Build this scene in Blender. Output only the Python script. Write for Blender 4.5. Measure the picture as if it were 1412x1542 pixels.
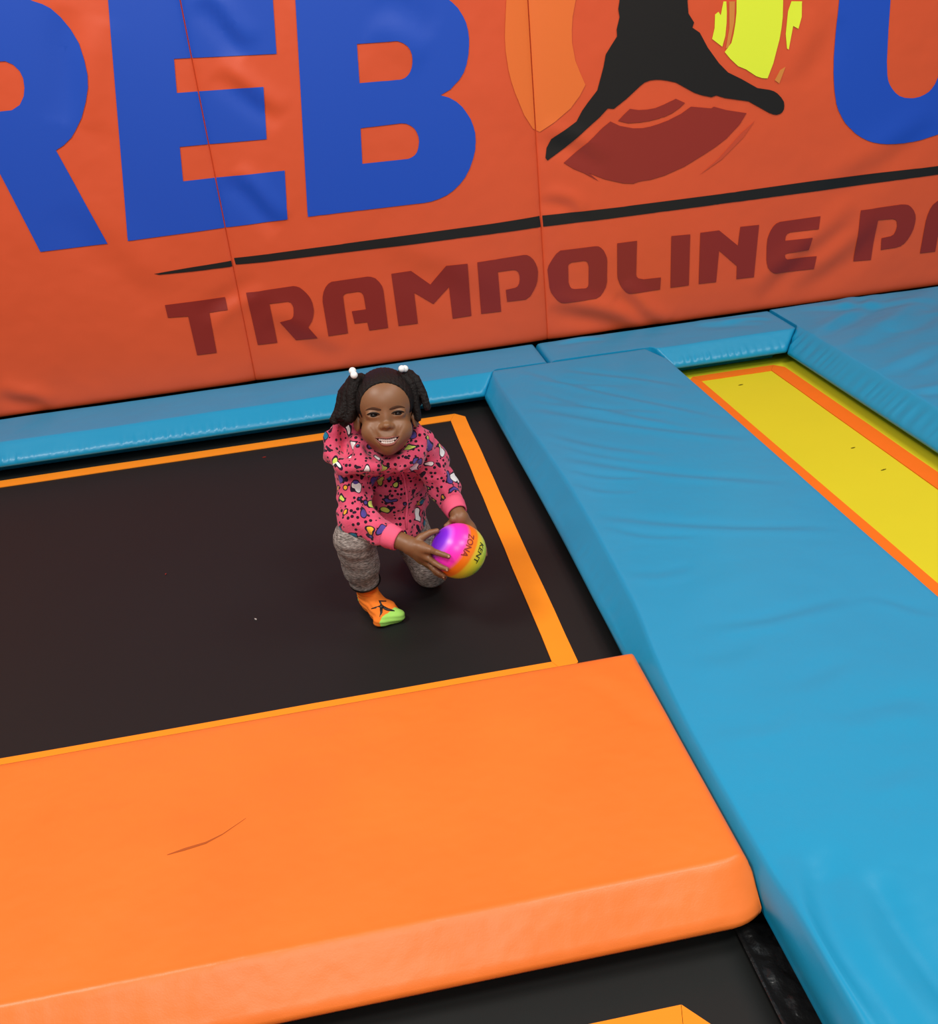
import bpy, bmesh, math, random
import numpy as np
from mathutils import Vector, Matrix
from mathutils.geometry import tessellate_polygon

random.seed(7)
for o in list(bpy.data.objects):
    bpy.data.objects.remove(o)
scene = bpy.context.scene
COL = scene.collection

# ------------------------------------------------------------------ camera
cam_data = bpy.data.cameras.new('camera')
cam = bpy.data.objects.new('camera', cam_data)
COL.objects.link(cam)
RIGHT = Vector((0.98225594, -0.16306966, -0.09263669))
DOWN = Vector((-0.15542533, -0.43136288, -0.8886895))
FWD = Vector((0.10495827, 0.88731863, -0.44905391))
CAM_POS = Vector((0, 0, 1.4))
m = Matrix.Identity(4)
for i in range(3):
    m[i][0] = RIGHT[i]; m[i][1] = -DOWN[i]; m[i][2] = -FWD[i]; m[i][3] = CAM_POS[i]
cam.matrix_world = m
cam_data.sensor_fit = 'HORIZONTAL'
cam_data.sensor_width = 36.0
cam_data.lens = 36.0 * 1512.0 / 1412.0
cam_data.clip_start = 0.05
scene.camera = cam

# ------------------------------------------------------------------ world, lamps, exposure
world = bpy.data.worlds.new('hall_ambient')
scene.world = world
world.use_nodes = True
bg = world.node_tree.nodes['Background']
bg.inputs['Color'].default_value = (0.92, 0.96, 1.0, 1)
bg.inputs['Strength'].default_value = 0.30
scene.view_settings.view_transform = 'Standard'
scene.view_settings.look = 'None'
scene.view_settings.gamma = 1.0
scene.view_settings.use_curve_mapping = False
scene.view_settings.exposure = -0.38

def lamp(loc, aim, sx, sy, power, col=(1, 0.965, 0.91)):
    ld = bpy.data.lights.new('ceiling_lamp', 'AREA')
    ld.shape = 'RECTANGLE'; ld.size = sx; ld.size_y = sy; ld.energy = power; ld.color = col
    lo = bpy.data.objects.new('ceiling_lamp', ld)
    COL.objects.link(lo); lo.location = loc
    d = (Vector(aim) - Vector(loc)).normalized()
    lo.rotation_euler = d.to_track_quat('-Z', 'Y').to_euler()
    return lo
lamp((-2.4, 1.2, 4.6), (-0.2, 2.6, 0), 1.6, 0.9, 165)
lamp((1.6, -0.6, 4.8), (0.8, 2.4, 0.3), 1.8, 0.9, 150)
lamp((-0.8, -2.4, 4.2), (0.2, 2.2, 0.5), 1.8, 0.9, 110)
lamp((3.0, 2.0, 4.8), (1.4, 2.4, 0), 1.4, 0.8, 70)

# ------------------------------------------------------------------ materials
def srgb(r, g, b):
    f = lambda c: (c / 255 / 12.92) if c / 255 <= 0.04045 else ((c / 255 + 0.055) / 1.055) ** 2.4
    return (f(r), f(g), f(b), 1)

def new_mat(name, color, rough=0.5, spec=0.5, bump=None, vary=0.0, vscale=3.0, sheen=0.0, coat=0.0):
    """bump = list of (scale, strength, distance)"""
    mt = bpy.data.materials.new(name)
    mt.use_nodes = True
    nt = mt.node_tree
    b = nt.nodes['Principled BSDF']
    b.inputs['Base Color'].default_value = color
    b.inputs['Roughness'].default_value = rough
    b.inputs['Specular IOR Level'].default_value = spec
    b.inputs['Sheen Weight'].default_value = sheen
    b.inputs['Coat Weight'].default_value = coat
    b.inputs['Coat Roughness'].default_value = 0.3
    tc = nt.nodes.new('ShaderNodeTexCoord')
    if vary > 0:
        n = nt.nodes.new('ShaderNodeTexNoise'); n.inputs['Scale'].default_value = vscale
        n.inputs['Detail'].default_value = 4
        nt.links.new(tc.outputs['Object'], n.inputs['Vector'])
        mx = nt.nodes.new('ShaderNodeMix'); mx.data_type = 'RGBA'
        mx.inputs[6].default_value = tuple(c * (1 - vary) for c in color[:3]) + (1,)
        mx.inputs[7].default_value = tuple(min(1, c * (1 + vary)) for c in color[:3]) + (1,)
        nt.links.new(n.outputs['Fac'], mx.inputs[0])
        nt.links.new(mx.outputs[2], b.inputs['Base Color'])
    prev = None
    for sc, st, di in (bump or []):
        n = nt.nodes.new('ShaderNodeTexNoise'); n.inputs['Scale'].default_value = sc
        n.inputs['Detail'].default_value = 3
        nt.links.new(tc.outputs['Object'], n.inputs['Vector'])
        bp = nt.nodes.new('ShaderNodeBump'); bp.inputs['Strength'].default_value = st
        bp.inputs['Distance'].default_value = di
        nt.links.new(n.outputs['Fac'], bp.inputs['Height'])
        if prev: nt.links.new(prev.outputs['Normal'], bp.inputs['Normal'])
        prev = bp
    if prev: nt.links.new(prev.outputs['Normal'], b.inputs['Normal'])
    return mt

VB = [(5.0, 0.35, 0.02), (420.0, 0.25, 0.0006)]
M = {}
M['blue_vinyl'] = new_mat('blue_vinyl', srgb(18, 148, 193), 0.36, 0.5, VB, 0.05, 2.5)
M['orange_vinyl'] = new_mat('orange_vinyl', srgb(243, 121, 44), 0.40, 0.5, [(5.0, 0.45, 0.02), (40.0, 0.15, 0.003), (420.0, 0.25, 0.0006)], 0.13, 3.5)
M['wall_vinyl'] = new_mat('red_orange_wall_vinyl', srgb(228, 88, 48), 0.42, 0.4, [(3.0, 0.4, 0.03), (420.0, 0.25, 0.0006)], 0.03, 2)
M['print_blue'] = new_mat('royal_blue_print', srgb(30, 80, 192), 0.42, 0.4, [(420.0, 0.2, 0.0006)])
M['print_black'] = new_mat('black_print', srgb(34, 30, 28), 0.45, 0.3)
M['print_red'] = new_mat('dark_red_print', srgb(144, 40, 31), 0.42, 0.4)
M['print_crescent'] = new_mat('brick_red_print', srgb(152, 46, 34), 0.42, 0.4)
M['print_orange'] = new_mat('light_orange_print', srgb(244, 118, 50), 0.42, 0.4)
M['print_yellow'] = new_mat('lime_yellow_print', srgb(240, 250, 60), 0.42, 0.4)
M['print_pale'] = new_mat('amber_print', srgb(226, 140, 62), 0.42, 0.4)
M['print_dull'] = new_mat('dull_red_print', srgb(206, 76, 46), 0.42, 0.4)
M['black_bed'] = new_mat('black_woven_mesh', srgb(25, 26, 25), 0.6, 0.3, [(900.0, 0.3, 0.0006)], 0.12, 2.2)
M['yellow_bed'] = new_mat('yellow_woven_mesh', srgb(220, 208, 34), 0.7, 0.3, [(700.0, 0.3, 0.0006)], 0.04, 3)
M['tape'] = new_mat('orange_webbing', srgb(255, 146, 28), 0.7, 0.3, [(260.0, 0.3, 0.001)], 0.05, 12)
M['tape_red'] = new_mat('deep_orange_webbing', srgb(244, 116, 20), 0.7, 0.3, [(260.0, 0.3, 0.001)], 0.05, 12)
M['black_cover'] = new_mat('black_vinyl', srgb(26, 25, 25), 0.32, 0.5, [(60.0, 0.6, 0.006)])
M['dark_floor'] = new_mat('dark_floor', srgb(30, 29, 28), 0.9, 0.2)
M['board'] = new_mat('black_backing', srgb(22, 20, 20), 0.9, 0.2)
M['scuff'] = new_mat('brown_scuff', srgb(178, 86, 36), 0.7, 0.2)
M['fleck'] = new_mat('pale_lint', srgb(200, 190, 185), 0.9, 0.1)
M['tear'] = new_mat('dark_fleck', srgb(110, 95, 20), 0.9, 0.1)

# ------------------------------------------------------------------ helpers
def add_obj(name, verts, faces, mat, parent=None, smooth=True, kind=None):
    me = bpy.data.meshes.new(name)
    me.from_pydata([tuple(v) for v in verts], [], [tuple(f) for f in faces])
    me.update()
    if mat is not None:
        for mm in (mat if isinstance(mat, (list, tuple)) else [mat]): me.materials.append(mm)
    if smooth:
        me.polygons.foreach_set('use_smooth', [True] * len(me.polygons))
    o = bpy.data.objects.new(name, me); COL.objects.link(o)
    if parent is not None: o.parent = parent
    if kind: o['kind'] = kind
    return o

def tag(o, label, cat, group=None):
    o['label'] = label; o['category'] = cat
    if group: o['group'] = group
    return o

def empty(name, loc=(0, 0, 0)):
    e = bpy.data.objects.new(name, None); COL.objects.link(e); e.location = loc
    e.empty_display_size = 0.1
    return e

def localize(o, origin):
    """verts given in world; put object's origin at `origin`"""
    o.data.transform(Matrix.Translation(-Vector(origin)))
    o.location = origin

def fold_sum(x, y, folds):
    """soft creases: folds = (x0,y0,x1,y1,width,amp)"""
    d = np.zeros_like(x)
    for x0, y0, x1, y1, w, a in folds:
        L = math.hypot(x1 - x0, y1 - y0)
        ux, uy = (x1 - x0) / L, (y1 - y0) / L
        t = ((x - x0) * ux + (y - y0) * uy) / L
        s = -(x - x0) * uy + (y - y0) * ux
        s = s + 0.012 * np.sin(t * 5 + x0 * 9)
        e = np.clip(1 - (2 * t - 1) ** 2, 0, None) ** 0.7
        d = d + a * e * (s / w) * np.exp(0.5 - 0.5 * (s / w) ** 2)
    return d

def vnoise(x, y, s, seed=0):
    r = np.random.RandomState(seed)
    o = np.zeros_like(x)
    for k in range(9):
        ang = r.uniform(0, 6.28); f = s * r.uniform(0.6, 1.7); ph = r.uniform(0, 6.28)
        o = o + np.sin((x * math.cos(ang) + y * math.sin(ang)) * f + ph + 1.3 * np.sin(y * f * 0.4 + ph))
    return o / 9.0

# ------------------------------------------------------------------ SETTING: floor and back wall
fl = add_obj('floor', [(-4, -2, -0.4), (5, -2, -0.4), (5, 4.3, -0.4), (-4, 4.3, -0.4)], [(0, 1, 2, 3)], M['dark_floor'], smooth=False, kind='structure')
def box(x0, y0, z0, x1, y1, z1):
    v = [(x, y, z) for z in (z0, z1) for y in (y0, y1) for x in (x0, x1)]
    f = [(0, 2, 3, 1), (4, 5, 7, 6), (0, 1, 5, 4), (1, 3, 7, 5), (3, 2, 6, 7), (2, 0, 4, 6)]
    return v, f
v, f = box(-4, 4.06, -0.4, 5, 4.3, 3.3)
wall = add_obj('wall_back', v, f, M['board'], smooth=False, kind='structure')

WY = 3.985
SEAMS = [-4.0, -2.78, -1.56, -0.34, 0.88, 3.32, 4.54]
WFOLD = [(-0.275,1.5,-0.123,1.339,.03,.006),(-0.278,1.268,-0.046,1.111,.03,.005),(-0.289,0.918,-0.113,0.727,.03,.006),(-0.658,1.495,-0.794,1.147,.05,.005),(0.901,0.28,1.339,0.083,.035,.008),(1.184,0.284,1.398,0.112,.03,.008),(1.78,0.175,2.217,0.508,.04,.006),(1.944,0.182,2.341,0.439,.05,.006),(1.927,0.998,2.02,1.246,.05,.004),(-1.312,0.238,-1.141,0.12,.03,.006),(0.899,0.718,1.056,0.609,.025,.004),(-0.251,0.529,-0.487,0.376,.03,.004),(0.515,1.299,0.311,1.405,.05,.004),(-0.254,0.37,0.036,0.192,.04,.004),(2.037,0.583,2.539,0.81,.05,.004),(0.9,0.95,1.15,0.8,.03,.004),(-0.9,0.9,-0.6,0.5,.06,.003),(0.2,0.62,0.7,0.3,.06,.003)]
def wall_y(x, z):
    x = np.asarray(x, float); z = np.asarray(z, float)
    d = 0.004 * vnoise(x, z, 5.0, 3) + 1.4 * fold_sum(x, z, WFOLD)
    for s in SEAMS:
        d = d - 0.007 * np.exp(-np.abs(x - s) / 0.010) - 0.006 * np.exp(-((x - s) / 0.07) ** 2)
    d = d - 0.012 * np.exp(-(z - 0.118) / 0.012)
    return WY - d

for a, b in zip(SEAMS[:-1], SEAMS[1:]):
    g = 0.0004
    fine = a > -2 and b < 3.5
    st = 0.012 if fine else 0.05
    n = int((b - a) / st)
    t = np.linspace(0, 1, n + 1)
    xs = a + g + (b - a - 2 * g) * t
    for q in (0.004, 0.008):
        xs = np.append(xs, [a + g + q, b - g - q])
    xs = np.unique(np.round(xs, 5))
    zs = np.unique(np.round(np.concatenate([[0.118, 0.121, 0.126, 0.135], np.arange(0.147, 1.62, st), np.arange(1.64, 3.21, 0.08)]), 5))
    X, Z = np.meshgrid(xs, zs)
    Y = wall_y(X, Z)
    nx, nz = len(xs), len(zs)
    vs = np.stack([X, Y, Z], -1).reshape(-1, 3).tolist()
    fs = [(j * nx + i, j * nx + i + 1, (j + 1) * nx + i + 1, (j + 1) * nx + i) for j in range(nz - 1) for i in range(nx - 1)]
    # back side rim gives the pad its thickness
    base = len(vs)
    rim = [i for i in range(nx)] + [j * nx + nx - 1 for j in range(1, nz)] + [(nz - 1) * nx + i for i in range(nx - 2, -1, -1)] + [j * nx for j in range(nz - 2, 0, -1)]
    for r in rim: vs.append((vs[r][0], 4.055, vs[r][2]))
    k = len(rim)
    for i in range(k):
        fs.append((rim[i], base + i, base + (i + 1) % k, rim[(i + 1) % k]))
    add_obj('padded_panel', vs, fs, M['wall_vinyl'], wall)

SIGN = {
'big_R': [[(-820,1547),(-792,1535),(-769,1520),(-745,1492),(-722,1452),(-705,1406),(-700,1352),(-701,1305),(-710,1265),(-730,1219),(-757,1171),(-791,1129),(-809,1110),(-841,1088),(-872,1074),(-777,731),(-1021,732),(-1102,1109),(-1175,1108),(-1253,730),(-1486,731),(-1297,1593),(-1276,1603),(-916,1588),(-856,1569)],[(-960,1375),(-938,1362),(-922,1340),(-917,1316),(-921,1287),(-931,1260),(-952,1234),(-983,1220),(-1024,1220),(-1147,1220),(-1121,1375),(-1000,1377)]],
'big_E': [[(-568,1577),(-577,1524),(-702,732),(-104,738),(-84,914),(-457,919),(-443,1038),(-130,1030),(-109,1206),(-414,1217),(-400,1327),(-44,1308),(-27,1474),(-17,1553)]],
'big_B': [[(-27,738),(422,736),(451,738),(481,744),(513,754),(541,769),(569,790),(591,812),(612,843),(628,877),(639,908),(643,934),(644,966),(639,992),(631,1018),(618,1041),(604,1063),(584,1083),(558,1100),(526,1112),(566,1128),(602,1157),(621,1180),(634,1206),(644,1239),(649,1268),(651,1292),(650,1316),(645,1343),(636,1365),(620,1393),(601,1413),(567,1442),(506,1464),(52,1484)],[(244,1312),(370,1308),(391,1307),(409,1299),(424,1287),(432,1274),(436,1260),(437,1245),(435,1230),(431,1216),(424,1202),(415,1192),(403,1184),(389,1180),(375,1180),(235,1183)],[(217,1030),(368,1031),(387,1028),(402,1020),(415,1009),(423,995),(428,979),(429,961),(423,938),(416,923),(406,913),(394,907),(380,903),(206,905)]],
'big_U': [[(2077,1314),(2077,1282),(2074,1208),(2073,1144),(2072,1085),(2074,1034),(2078,996),(2083,965),(2094,918),(2105,891),(2120,866),(2137,841),(2159,819),(2183,797),(2211,778),(2237,764),(2262,754),(2292,746),(2321,741),(2362,737),(2402,735),(2438,736),(2474,739),(2547,753),(2617,785),(2676,849),(2691,933),(2680,1302),(2525,1316),(2535,1136),(2532,1025),(2519,973),(2509,948),(2496,930),(2484,920),(2467,912),(2448,906),(2428,904),(2406,905),(2383,909),(2360,918),(2342,931),(2326,948),(2314,964),(2305,982),(2300,1000),(2293,1049),(2288,1159),(2286,1263),(2285,1295)]],
'jumper': [[(1218,1360),(1213,1335),(1217,1308),(1205,1268),(1206,1245),(1189,1224),(1161,1188),(1151,1146),(1137,1105),(1124,1067),(1085,1027),(1062,1001),(1038,965),(997,943),(938,913),(918,882),(911,846),(918,836),(990,875),(1060,923),(1129,970),(1163,999),(1187,995),(1238,1026),(1292,1065),(1310,1076),(1332,1081),(1352,1081),(1372,1079),(1399,1073),(1433,1063),(1468,1042),(1507,1019),(1540,1006),(1576,996),(1596,1000),(1631,987),(1728,965),(1814,914),(1832,906),(1847,903),(1860,905),(1870,910),(1876,920),(1877,933),(1874,948),(1863,964),(1847,980),(1832,990),(1814,997),(1763,1009),(1697,1048),(1642,1077),(1605,1113),(1559,1172),(1527,1226),(1498,1246),(1504,1263),(1482,1295),(1478,1336),(1486,1470),(1491,1575),(1598,1809),(1542,1832),(1441,1691),(1421,1743),(1373,1766),(1325,1750),(1307,1701),(1132,1852),(1088,1822),(1219,1597),(1226,1471)]],
'orange_swoosh': [[(798,1398),(789,1330),(784,1284),(783,1237),(789,1171),(797,1130),(809,1088),(838,1009),(869,957),(895,942),(954,972),(1018,1014),(1055,1054),(1079,1091),(1063,1128),(1044,1177),(1034,1239),(1035,1282),(1040,1325),(1053,1375),(1094,1503),(1159,1622),(1053,1671),(906,1622),(826,1506)]],
'yellow_swoosh': [[(1669,1319),(1670,1281),(1667,1247),(1661,1209),(1653,1179),(1627,1150),(1650,1124),(1682,1095),(1715,1080),(1757,1052),(1780,1043),(1803,1039),(1824,1091),(1835,1134),(1845,1172),(1851,1211),(1854,1249),(1853,1302),(1846,1382),(1810,1495),(1724,1574),(1666,1508),(1674,1397)]],
'yellow_streak_a': [[(1599,1290),(1608,1278),(1618,1323),(1629,1322),(1632,1285),(1632,1250),(1628,1205),(1617,1169),(1576,1200),(1585,1236),(1586,1282)]],
'yellow_streak_b': [[(1886,1299),(1928,1295),(1929,1242),(1918,1202),(1897,1214),(1883,1133),(1876,1138),(1869,1189),(1874,1266)]],
'pale_streak_a': [[(1640,1321),(1663,1319),(1662,1248),(1644,1164),(1631,1162),(1643,1230)]],
'pale_streak_b': [[(1873,1074),(1852,1016),(1833,1030),(1852,1064)]],
'red_crescent_a': [[(981,820),(1078,884),(1141,932),(1172,951),(1208,931),(1262,916),(1296,913),(1330,915),(1364,921),(1398,929),(1453,948),(1494,970),(1576,955),(1587,960),(1639,942),(1722,922),(1696,885),(1641,837),(1600,813),(1558,792),(1468,751),(1384,726),(1328,717),(1279,715),(1258,710),(1217,716),(1141,741),(1081,770),(1120,734),(1060,773),(1020,793)]],
'red_crescent_b': [[(1202,950),(1226,970),(1250,988),(1284,980),(1317,978),(1351,980),(1385,989),(1433,1005),(1470,986),(1446,969),(1419,955),(1388,945),(1358,940),(1324,936),(1290,935),(1242,937)]],
'dull_streak': [[(1758,891),(1711,833),(1622,760),(1531,712),(1608,764),(1697,847)]],
'stripe_a': [[(-636,600),(-489,606),(-338,610),(-340,588),(-493,590),(-617,594)]],
'stripe_b': [[(-330,619),(-208,619),(256,622),(679,625),(875,630),(878,587),(676,586),(304,586),(-214,591),(-328,594)]],
'stripe_c': [[(886,630),(1166,626),(1609,627),(2039,632),(2562,628),(2823,629),(3427,633),(3434,601),(2828,597),(2566,594),(2042,590),(1610,588),(1165,586),(887,587)]],
'T': [[(-623,476),(-393,475),(-392,426),(-464,424),(-468,262),(-545,263),(-546,421),(-623,426)]],
'R': [[(-310,482),(-126,485),(-114,482),(-102,476),(-91,465),(-80,451),(-72,438),(-66,423),(-63,408),(-62,392),(-62,379),(-65,366),(-70,351),(-77,337),(-95,316),(-65,267),(-152,268),(-202,350),(-160,356),(-152,359),(-145,368),(-141,384),(-139,401),(-141,411),(-146,422),(-157,428),(-229,428),(-226,269),(-304,270)]],
'A': [[(-21,269),(-22,410),(-19,428),(-12,448),(-2,464),(11,476),(25,482),(167,483),(181,480),(197,472),(210,456),(219,438),(222,420),(221,268),(144,268),(141,303),(90,304),(86,355),(143,355),(142,403),(140,414),(134,425),(122,430),(73,429),(65,425),(60,418),(58,269)]],
'M': [[(262,481),(341,482),(412,418),(482,485),(568,483),(565,270),(487,269),(486,399),(415,339),(343,395),(343,269),(264,270)]],
'P': [[(608,483),(798,487),(812,485),(825,477),(837,464),(846,447),(852,429),(854,412),(852,393),(849,374),(842,356),(831,338),(816,318),(794,306),(717,308),(715,357),(754,360),(764,364),(772,375),(776,392),(776,407),(772,421),(763,431),(748,434),(688,434),(689,271),(606,272)]],
'O': [[(894,414),(900,431),(908,443),(919,458),(933,474),(950,485),(1094,484),(1108,482),(1120,474),(1130,462),(1137,446),(1142,432),(1143,416),(1139,332),(1133,311),(1123,295),(1109,280),(1090,272),(958,270),(940,273),(927,284),(914,301),(903,320),(898,340)],[(979,419),(984,428),(994,432),(1045,432),(1055,429),(1061,422),(1065,407),(1061,334),(1058,325),(1050,319),(1001,322),(989,326),(982,335),(977,353)]],
'L': [[(1187,484),(1270,484),(1264,347),(1266,338),(1273,330),(1296,323),(1370,321),(1366,271),(1232,272),(1220,278),(1208,291),(1198,306),(1191,324),(1185,342),(1184,358)]],
'I': [[(1415,485),(1495,482),(1491,272),(1411,272)]],
'N': [[(1538,483),(1618,483),(1701,410),(1709,486),(1790,484),(1775,270),(1699,271),(1699,326),(1620,400),(1610,270),(1534,272)]],
'E': [[(1827,392),(1829,422),(1835,441),(1842,456),(1852,470),(1864,480),(1880,485),(2056,487),(2049,436),(1927,437),(1915,433),(1908,422),(1906,405),(2024,404),(2013,354),(1919,353),(1909,351),(1905,345),(1908,334),(1917,327),(2051,322),(2041,270),(1873,272),(1858,278),(1846,287),(1834,302),(1829,321),(1827,337)]],
'P2': [[(2233,489),(2412,491),(2429,489),(2445,485),(2459,475),(2472,460),(2482,441),(2485,424),(2484,403),(2480,382),(2472,362),(2460,342),(2445,326),(2429,317),(2408,313),(2341,311),(2340,360),(2380,364),(2392,370),(2400,385),(2404,405),(2400,423),(2394,431),(2380,436),(2315,439),(2300,274),(2223,277)]],
'A2': [[(2522,274),(2529,365),(2533,411),(2539,438),(2547,458),(2556,472),(2576,486),(2598,490),(2690,489),(2723,472),(2743,438),(2754,391),(2758,279),(2695,278),(2683,310),(2644,310),(2634,359),(2684,360),(2678,407),(2660,423),(2614,424),(2600,395),(2592,273)]],
}

def decal(name, key, mat, label=None, lift=0.0028, dx=0.0):
    loops = [[Vector((x / 1000 + dx, z / 1000, 0)) for x, z in lp] for lp in SIGN[key]]
    pts = [p for lp in loops for p in lp]
    tris = tessellate_polygon(loops)
    bm = bmesh.new()
    bv = [bm.verts.new((p.x, 0, p.y)) for p in pts]
    for t in tris:
        try: bm.faces.new([bv[i] for i in t])
        except ValueError: pass
    xs = [p.x for p in pts]; zs = [p.y for p in pts]
    step = 0.02
    def cut(co, no):
        bmesh.ops.bisect_plane(bm, geom=bm.verts[:] + bm.edges[:] + bm.faces[:], plane_co=co, plane_no=no, dist=1e-6)
    c = math.ceil(min(xs) / step) * step
    while c < max(xs): cut((c, 0, 0), (1, 0, 0)); c += step
    c = math.ceil(min(zs) / step) * step
    while c < max(zs): cut((0, 0, c), (0, 0, 1)); c += step
    for s in SEAMS:
        if min(xs) - .05 < s < max(xs) + .05:
            for e in (-0.04, -0.02, -0.012, -0.007, -0.0022, 0.0022, 0.007, 0.012, 0.02, 0.04): cut((s + e, 0, 0), (1, 0, 0))
            dead = [fc for fc in bm.faces if abs(fc.calc_center_median().x - s) < 0.0021]
            bmesh.ops.delete(bm, geom=dead, context='FACES')
    bmesh.ops.remove_doubles(bm, verts=bm.verts[:], dist=0.0009)
    bmesh.ops.dissolve_degenerate(bm, dist=0.0004, edges=bm.edges[:])
    for fc in bm.faces:
        fc.normal_update()
        if fc.normal.y > 0: fc.normal_flip()
        fc.smooth = True
    co = np.array([v.co[:] for v in bm.verts])
    yy = wall_y(co[:, 0], co[:, 2]) - lift
    for v, y in zip(bm.verts, yy): v.co.y = y
    me = bpy.data.meshes.new(name); bm.to_mesh(me); bm.free()
    me.materials.append(mat)
    o = bpy.data.objects.new(name, me); COL.objects.link(o); o.parent = wall
    if label: o['label'] = label
    return o

for k, l in (('big_R', 'royal blue block letter R'), ('big_E', 'royal blue block letter E'), ('big_B', 'royal blue block letter B'), ('big_U', 'royal blue block letter U')):
    decal('letter', k, M['print_blue'], l)
decal('emblem_swoosh', 'orange_swoosh', M['print_orange'], 'light orange curved swoosh')
for k in ('yellow_swoosh', 'yellow_streak_a', 'yellow_streak_b'):
    decal('emblem_swoosh', k, M['print_yellow'], 'lime yellow curved brush stroke')
for k in ('pale_streak_a', 'pale_streak_b'):
    decal('emblem_swoosh', k, M['print_pale'], 'thin amber brush streak')
for k in ('red_crescent_a', 'red_crescent_b'):
    decal('emblem_swoosh', k, M['print_crescent'], 'dark red crescent brush stroke')
decal('emblem_swoosh', 'dull_streak', M['print_dull'], 'thin faint red brush streak')
decal('emblem_figure', 'jumper', M['print_black'], 'black jumping figure silhouette', lift=0.0036)
for k in ('stripe_a', 'stripe_b', 'stripe_c'):
    decal('printed_stripe', k, M['print_black'], 'long black stripe above the dark red lettering')
for k in ('T', 'R', 'A', 'M', 'P', 'O', 'L', 'I', 'N', 'E', 'P2', 'A2'):
    decal('letter', k, M['print_red'], 'dark red block letter ' + k[0])
decal('letter', 'R', M['print_red'], 'dark red block letter R', dx=2.79 + 0.36)

# ------------------------------------------------------------------ pads
def dedupe(a): return np.unique(np.round(a, 5))
def pad(name, x0, x1, y0, y1, top, mat, slopes, folds=(), disp=None, st=0.012, fine=None, warp=None, noise=0.002, seed=1, lo=0.052, ridge=0.0):
    """slopes = (left,right,front,back) horizontal width of the sloping side (0 = upright)"""
    def ends(w):
        if w > 0:
            r = [(-w - 0.006, 0.012), (-w - 0.006, 0.030), (-w - 0.006, 0.038), (-w - 0.006, lo - 0.010), (-w - 0.006, lo - 0.003), (-w - 0.003, lo + 0.005), (-w + 0.008, lo + 0.015)]
            n = 7
            for i in range(1, n + 1):
                t = i / n
                r.append((-w + 0.008 + (w - 0.008 - 0.006) * t, lo + 0.015 + (top - 0.003 - lo - 0.015) * t))
            r += [(-0.002, top - 0.001 + ridge), (0.002, top + ridge), (0.006, top + ridge * .2), (0.014, top)]
        else:
            r = [(0.0, 0.012), (0.0, 0.03), (0.0, 0.038), (0.0, 0.05), (0.0, 0.06), (0.0, 0.08), (0.0, top - 0.022), (0.003, top - 0.012), (0.008, top - 0.005), (0.016, top - 0.001), (0.028, top)]
        return r
    def axis(a, b, wa, wb):
        A = ends(wa); B = ends(wb)
        s0 = a + A[-1][0]; s1 = b - B[-1][0]
        n = max(2, int((s1 - s0) / st))
        mid = np.linspace(s0, s1, n + 1)[1:-1]
        pos = [a + q for q, _ in A] + list(mid) + [b - q for q, _ in reversed(B)]
        zz = [z for _, z in A] + [top] * len(mid) + [z for _, z in reversed(B)]
        return np.array(pos), np.array(zz)
    xs, zx = axis(x0, x1, slopes[0], slopes[1])
    ys, zy = axis(y0, y1, slopes[2], slopes[3])
    X, Y = np.meshgrid(xs, ys)
    ZX, ZY = np.meshgrid(zx, zy)
    k = 0.004
    h = np.clip(0.5 + 0.5 * (ZY - ZX) / k, 0, 1)
    Z = ZY * (1 - h) + ZX * h - k * h * (1 - h)
    Z = np.maximum(Z, 0.012 - k)
    mask = np.clip((Z - lo) / (top - lo), 0, 1)
    # gentle crown, soft cushions and creases
    Zd = noise * vnoise(X, Y, 7.0, seed) + 0.4 * noise * vnoise(X, Y, 24.0, seed + 5)
    if len(folds): Zd = Zd + fold_sum(X, Y, folds)
    Z = Z + Zd * mask
    if disp: Z = Z + disp(X, Y, mask)
    # underside tucks in: everything below the lip moves towards the middle of the pad
    tk = np.interp(Z, [0.0, 0.012, 0.032, lo - 0.010, lo - 0.002], [0.10, 0.10, 0.08, 0.004, 0.0])
    bx0, bx1, by0, by1 = X.min(), X.max(), Y.min(), Y.max()
    X = np.clip(X, bx0 + tk, bx1 - tk); Y = np.clip(Y, by0 + tk, by1 - tk)
    if warp: X, Y = warp(X, Y, Z)
    nx, ny = len(xs), len(ys)
    vs = np.stack([X, Y, Z], -1).reshape(-1, 3).tolist()
    fs = [(j * nx + i, j * nx + i + 1, (j + 1) * nx + i + 1, (j + 1) * nx + i) for j in range(ny - 1) for i in range(nx - 1)]
    base = len(vs)
    rim = [i for i in range(nx)] + [j * nx + nx - 1 for j in range(1, ny)] + [(ny - 1) * nx + i for i in range(nx - 2, -1, -1)] + [j * nx for j in range(ny - 2, 0, -1)]
    for r in rim: vs.append((vs[r][0], vs[r][1], 0.004))
    k = len(rim)
    for i in range(k): fs.append((rim[i], base + i, base + (i + 1) % k, rim[(i + 1) % k]))
    fs.append(tuple(base + i for i in range(k))[::-1])
    fs = [tuple(reversed(q)) if False else q for q in fs]
    o = add_obj(name, vs, fs, mat)
    return o

def puckers(axis, amp, per, mid=0.30, wid=0.28):
    def fn(X, Y, mask):
        s = Y if axis == 'y' else X
        e = np.exp(-((mask - mid) / wid) ** 2) * (mask > 0.01)
        g = 0.35 + 0.65 * np.clip(0.5 + np.sin(s * 9 + 1) * 0.6 + 0.4 * np.sin(s * 23), 0, 1)
        return amp * e * g * (np.sin(s / per * 6.28 + 2.4 * np.sin(s * 17)) + 0.5 * np.sin(s / per * 14.1 + 1.5 * np.sin(s * 31))) / 1.5
    return fn

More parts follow.
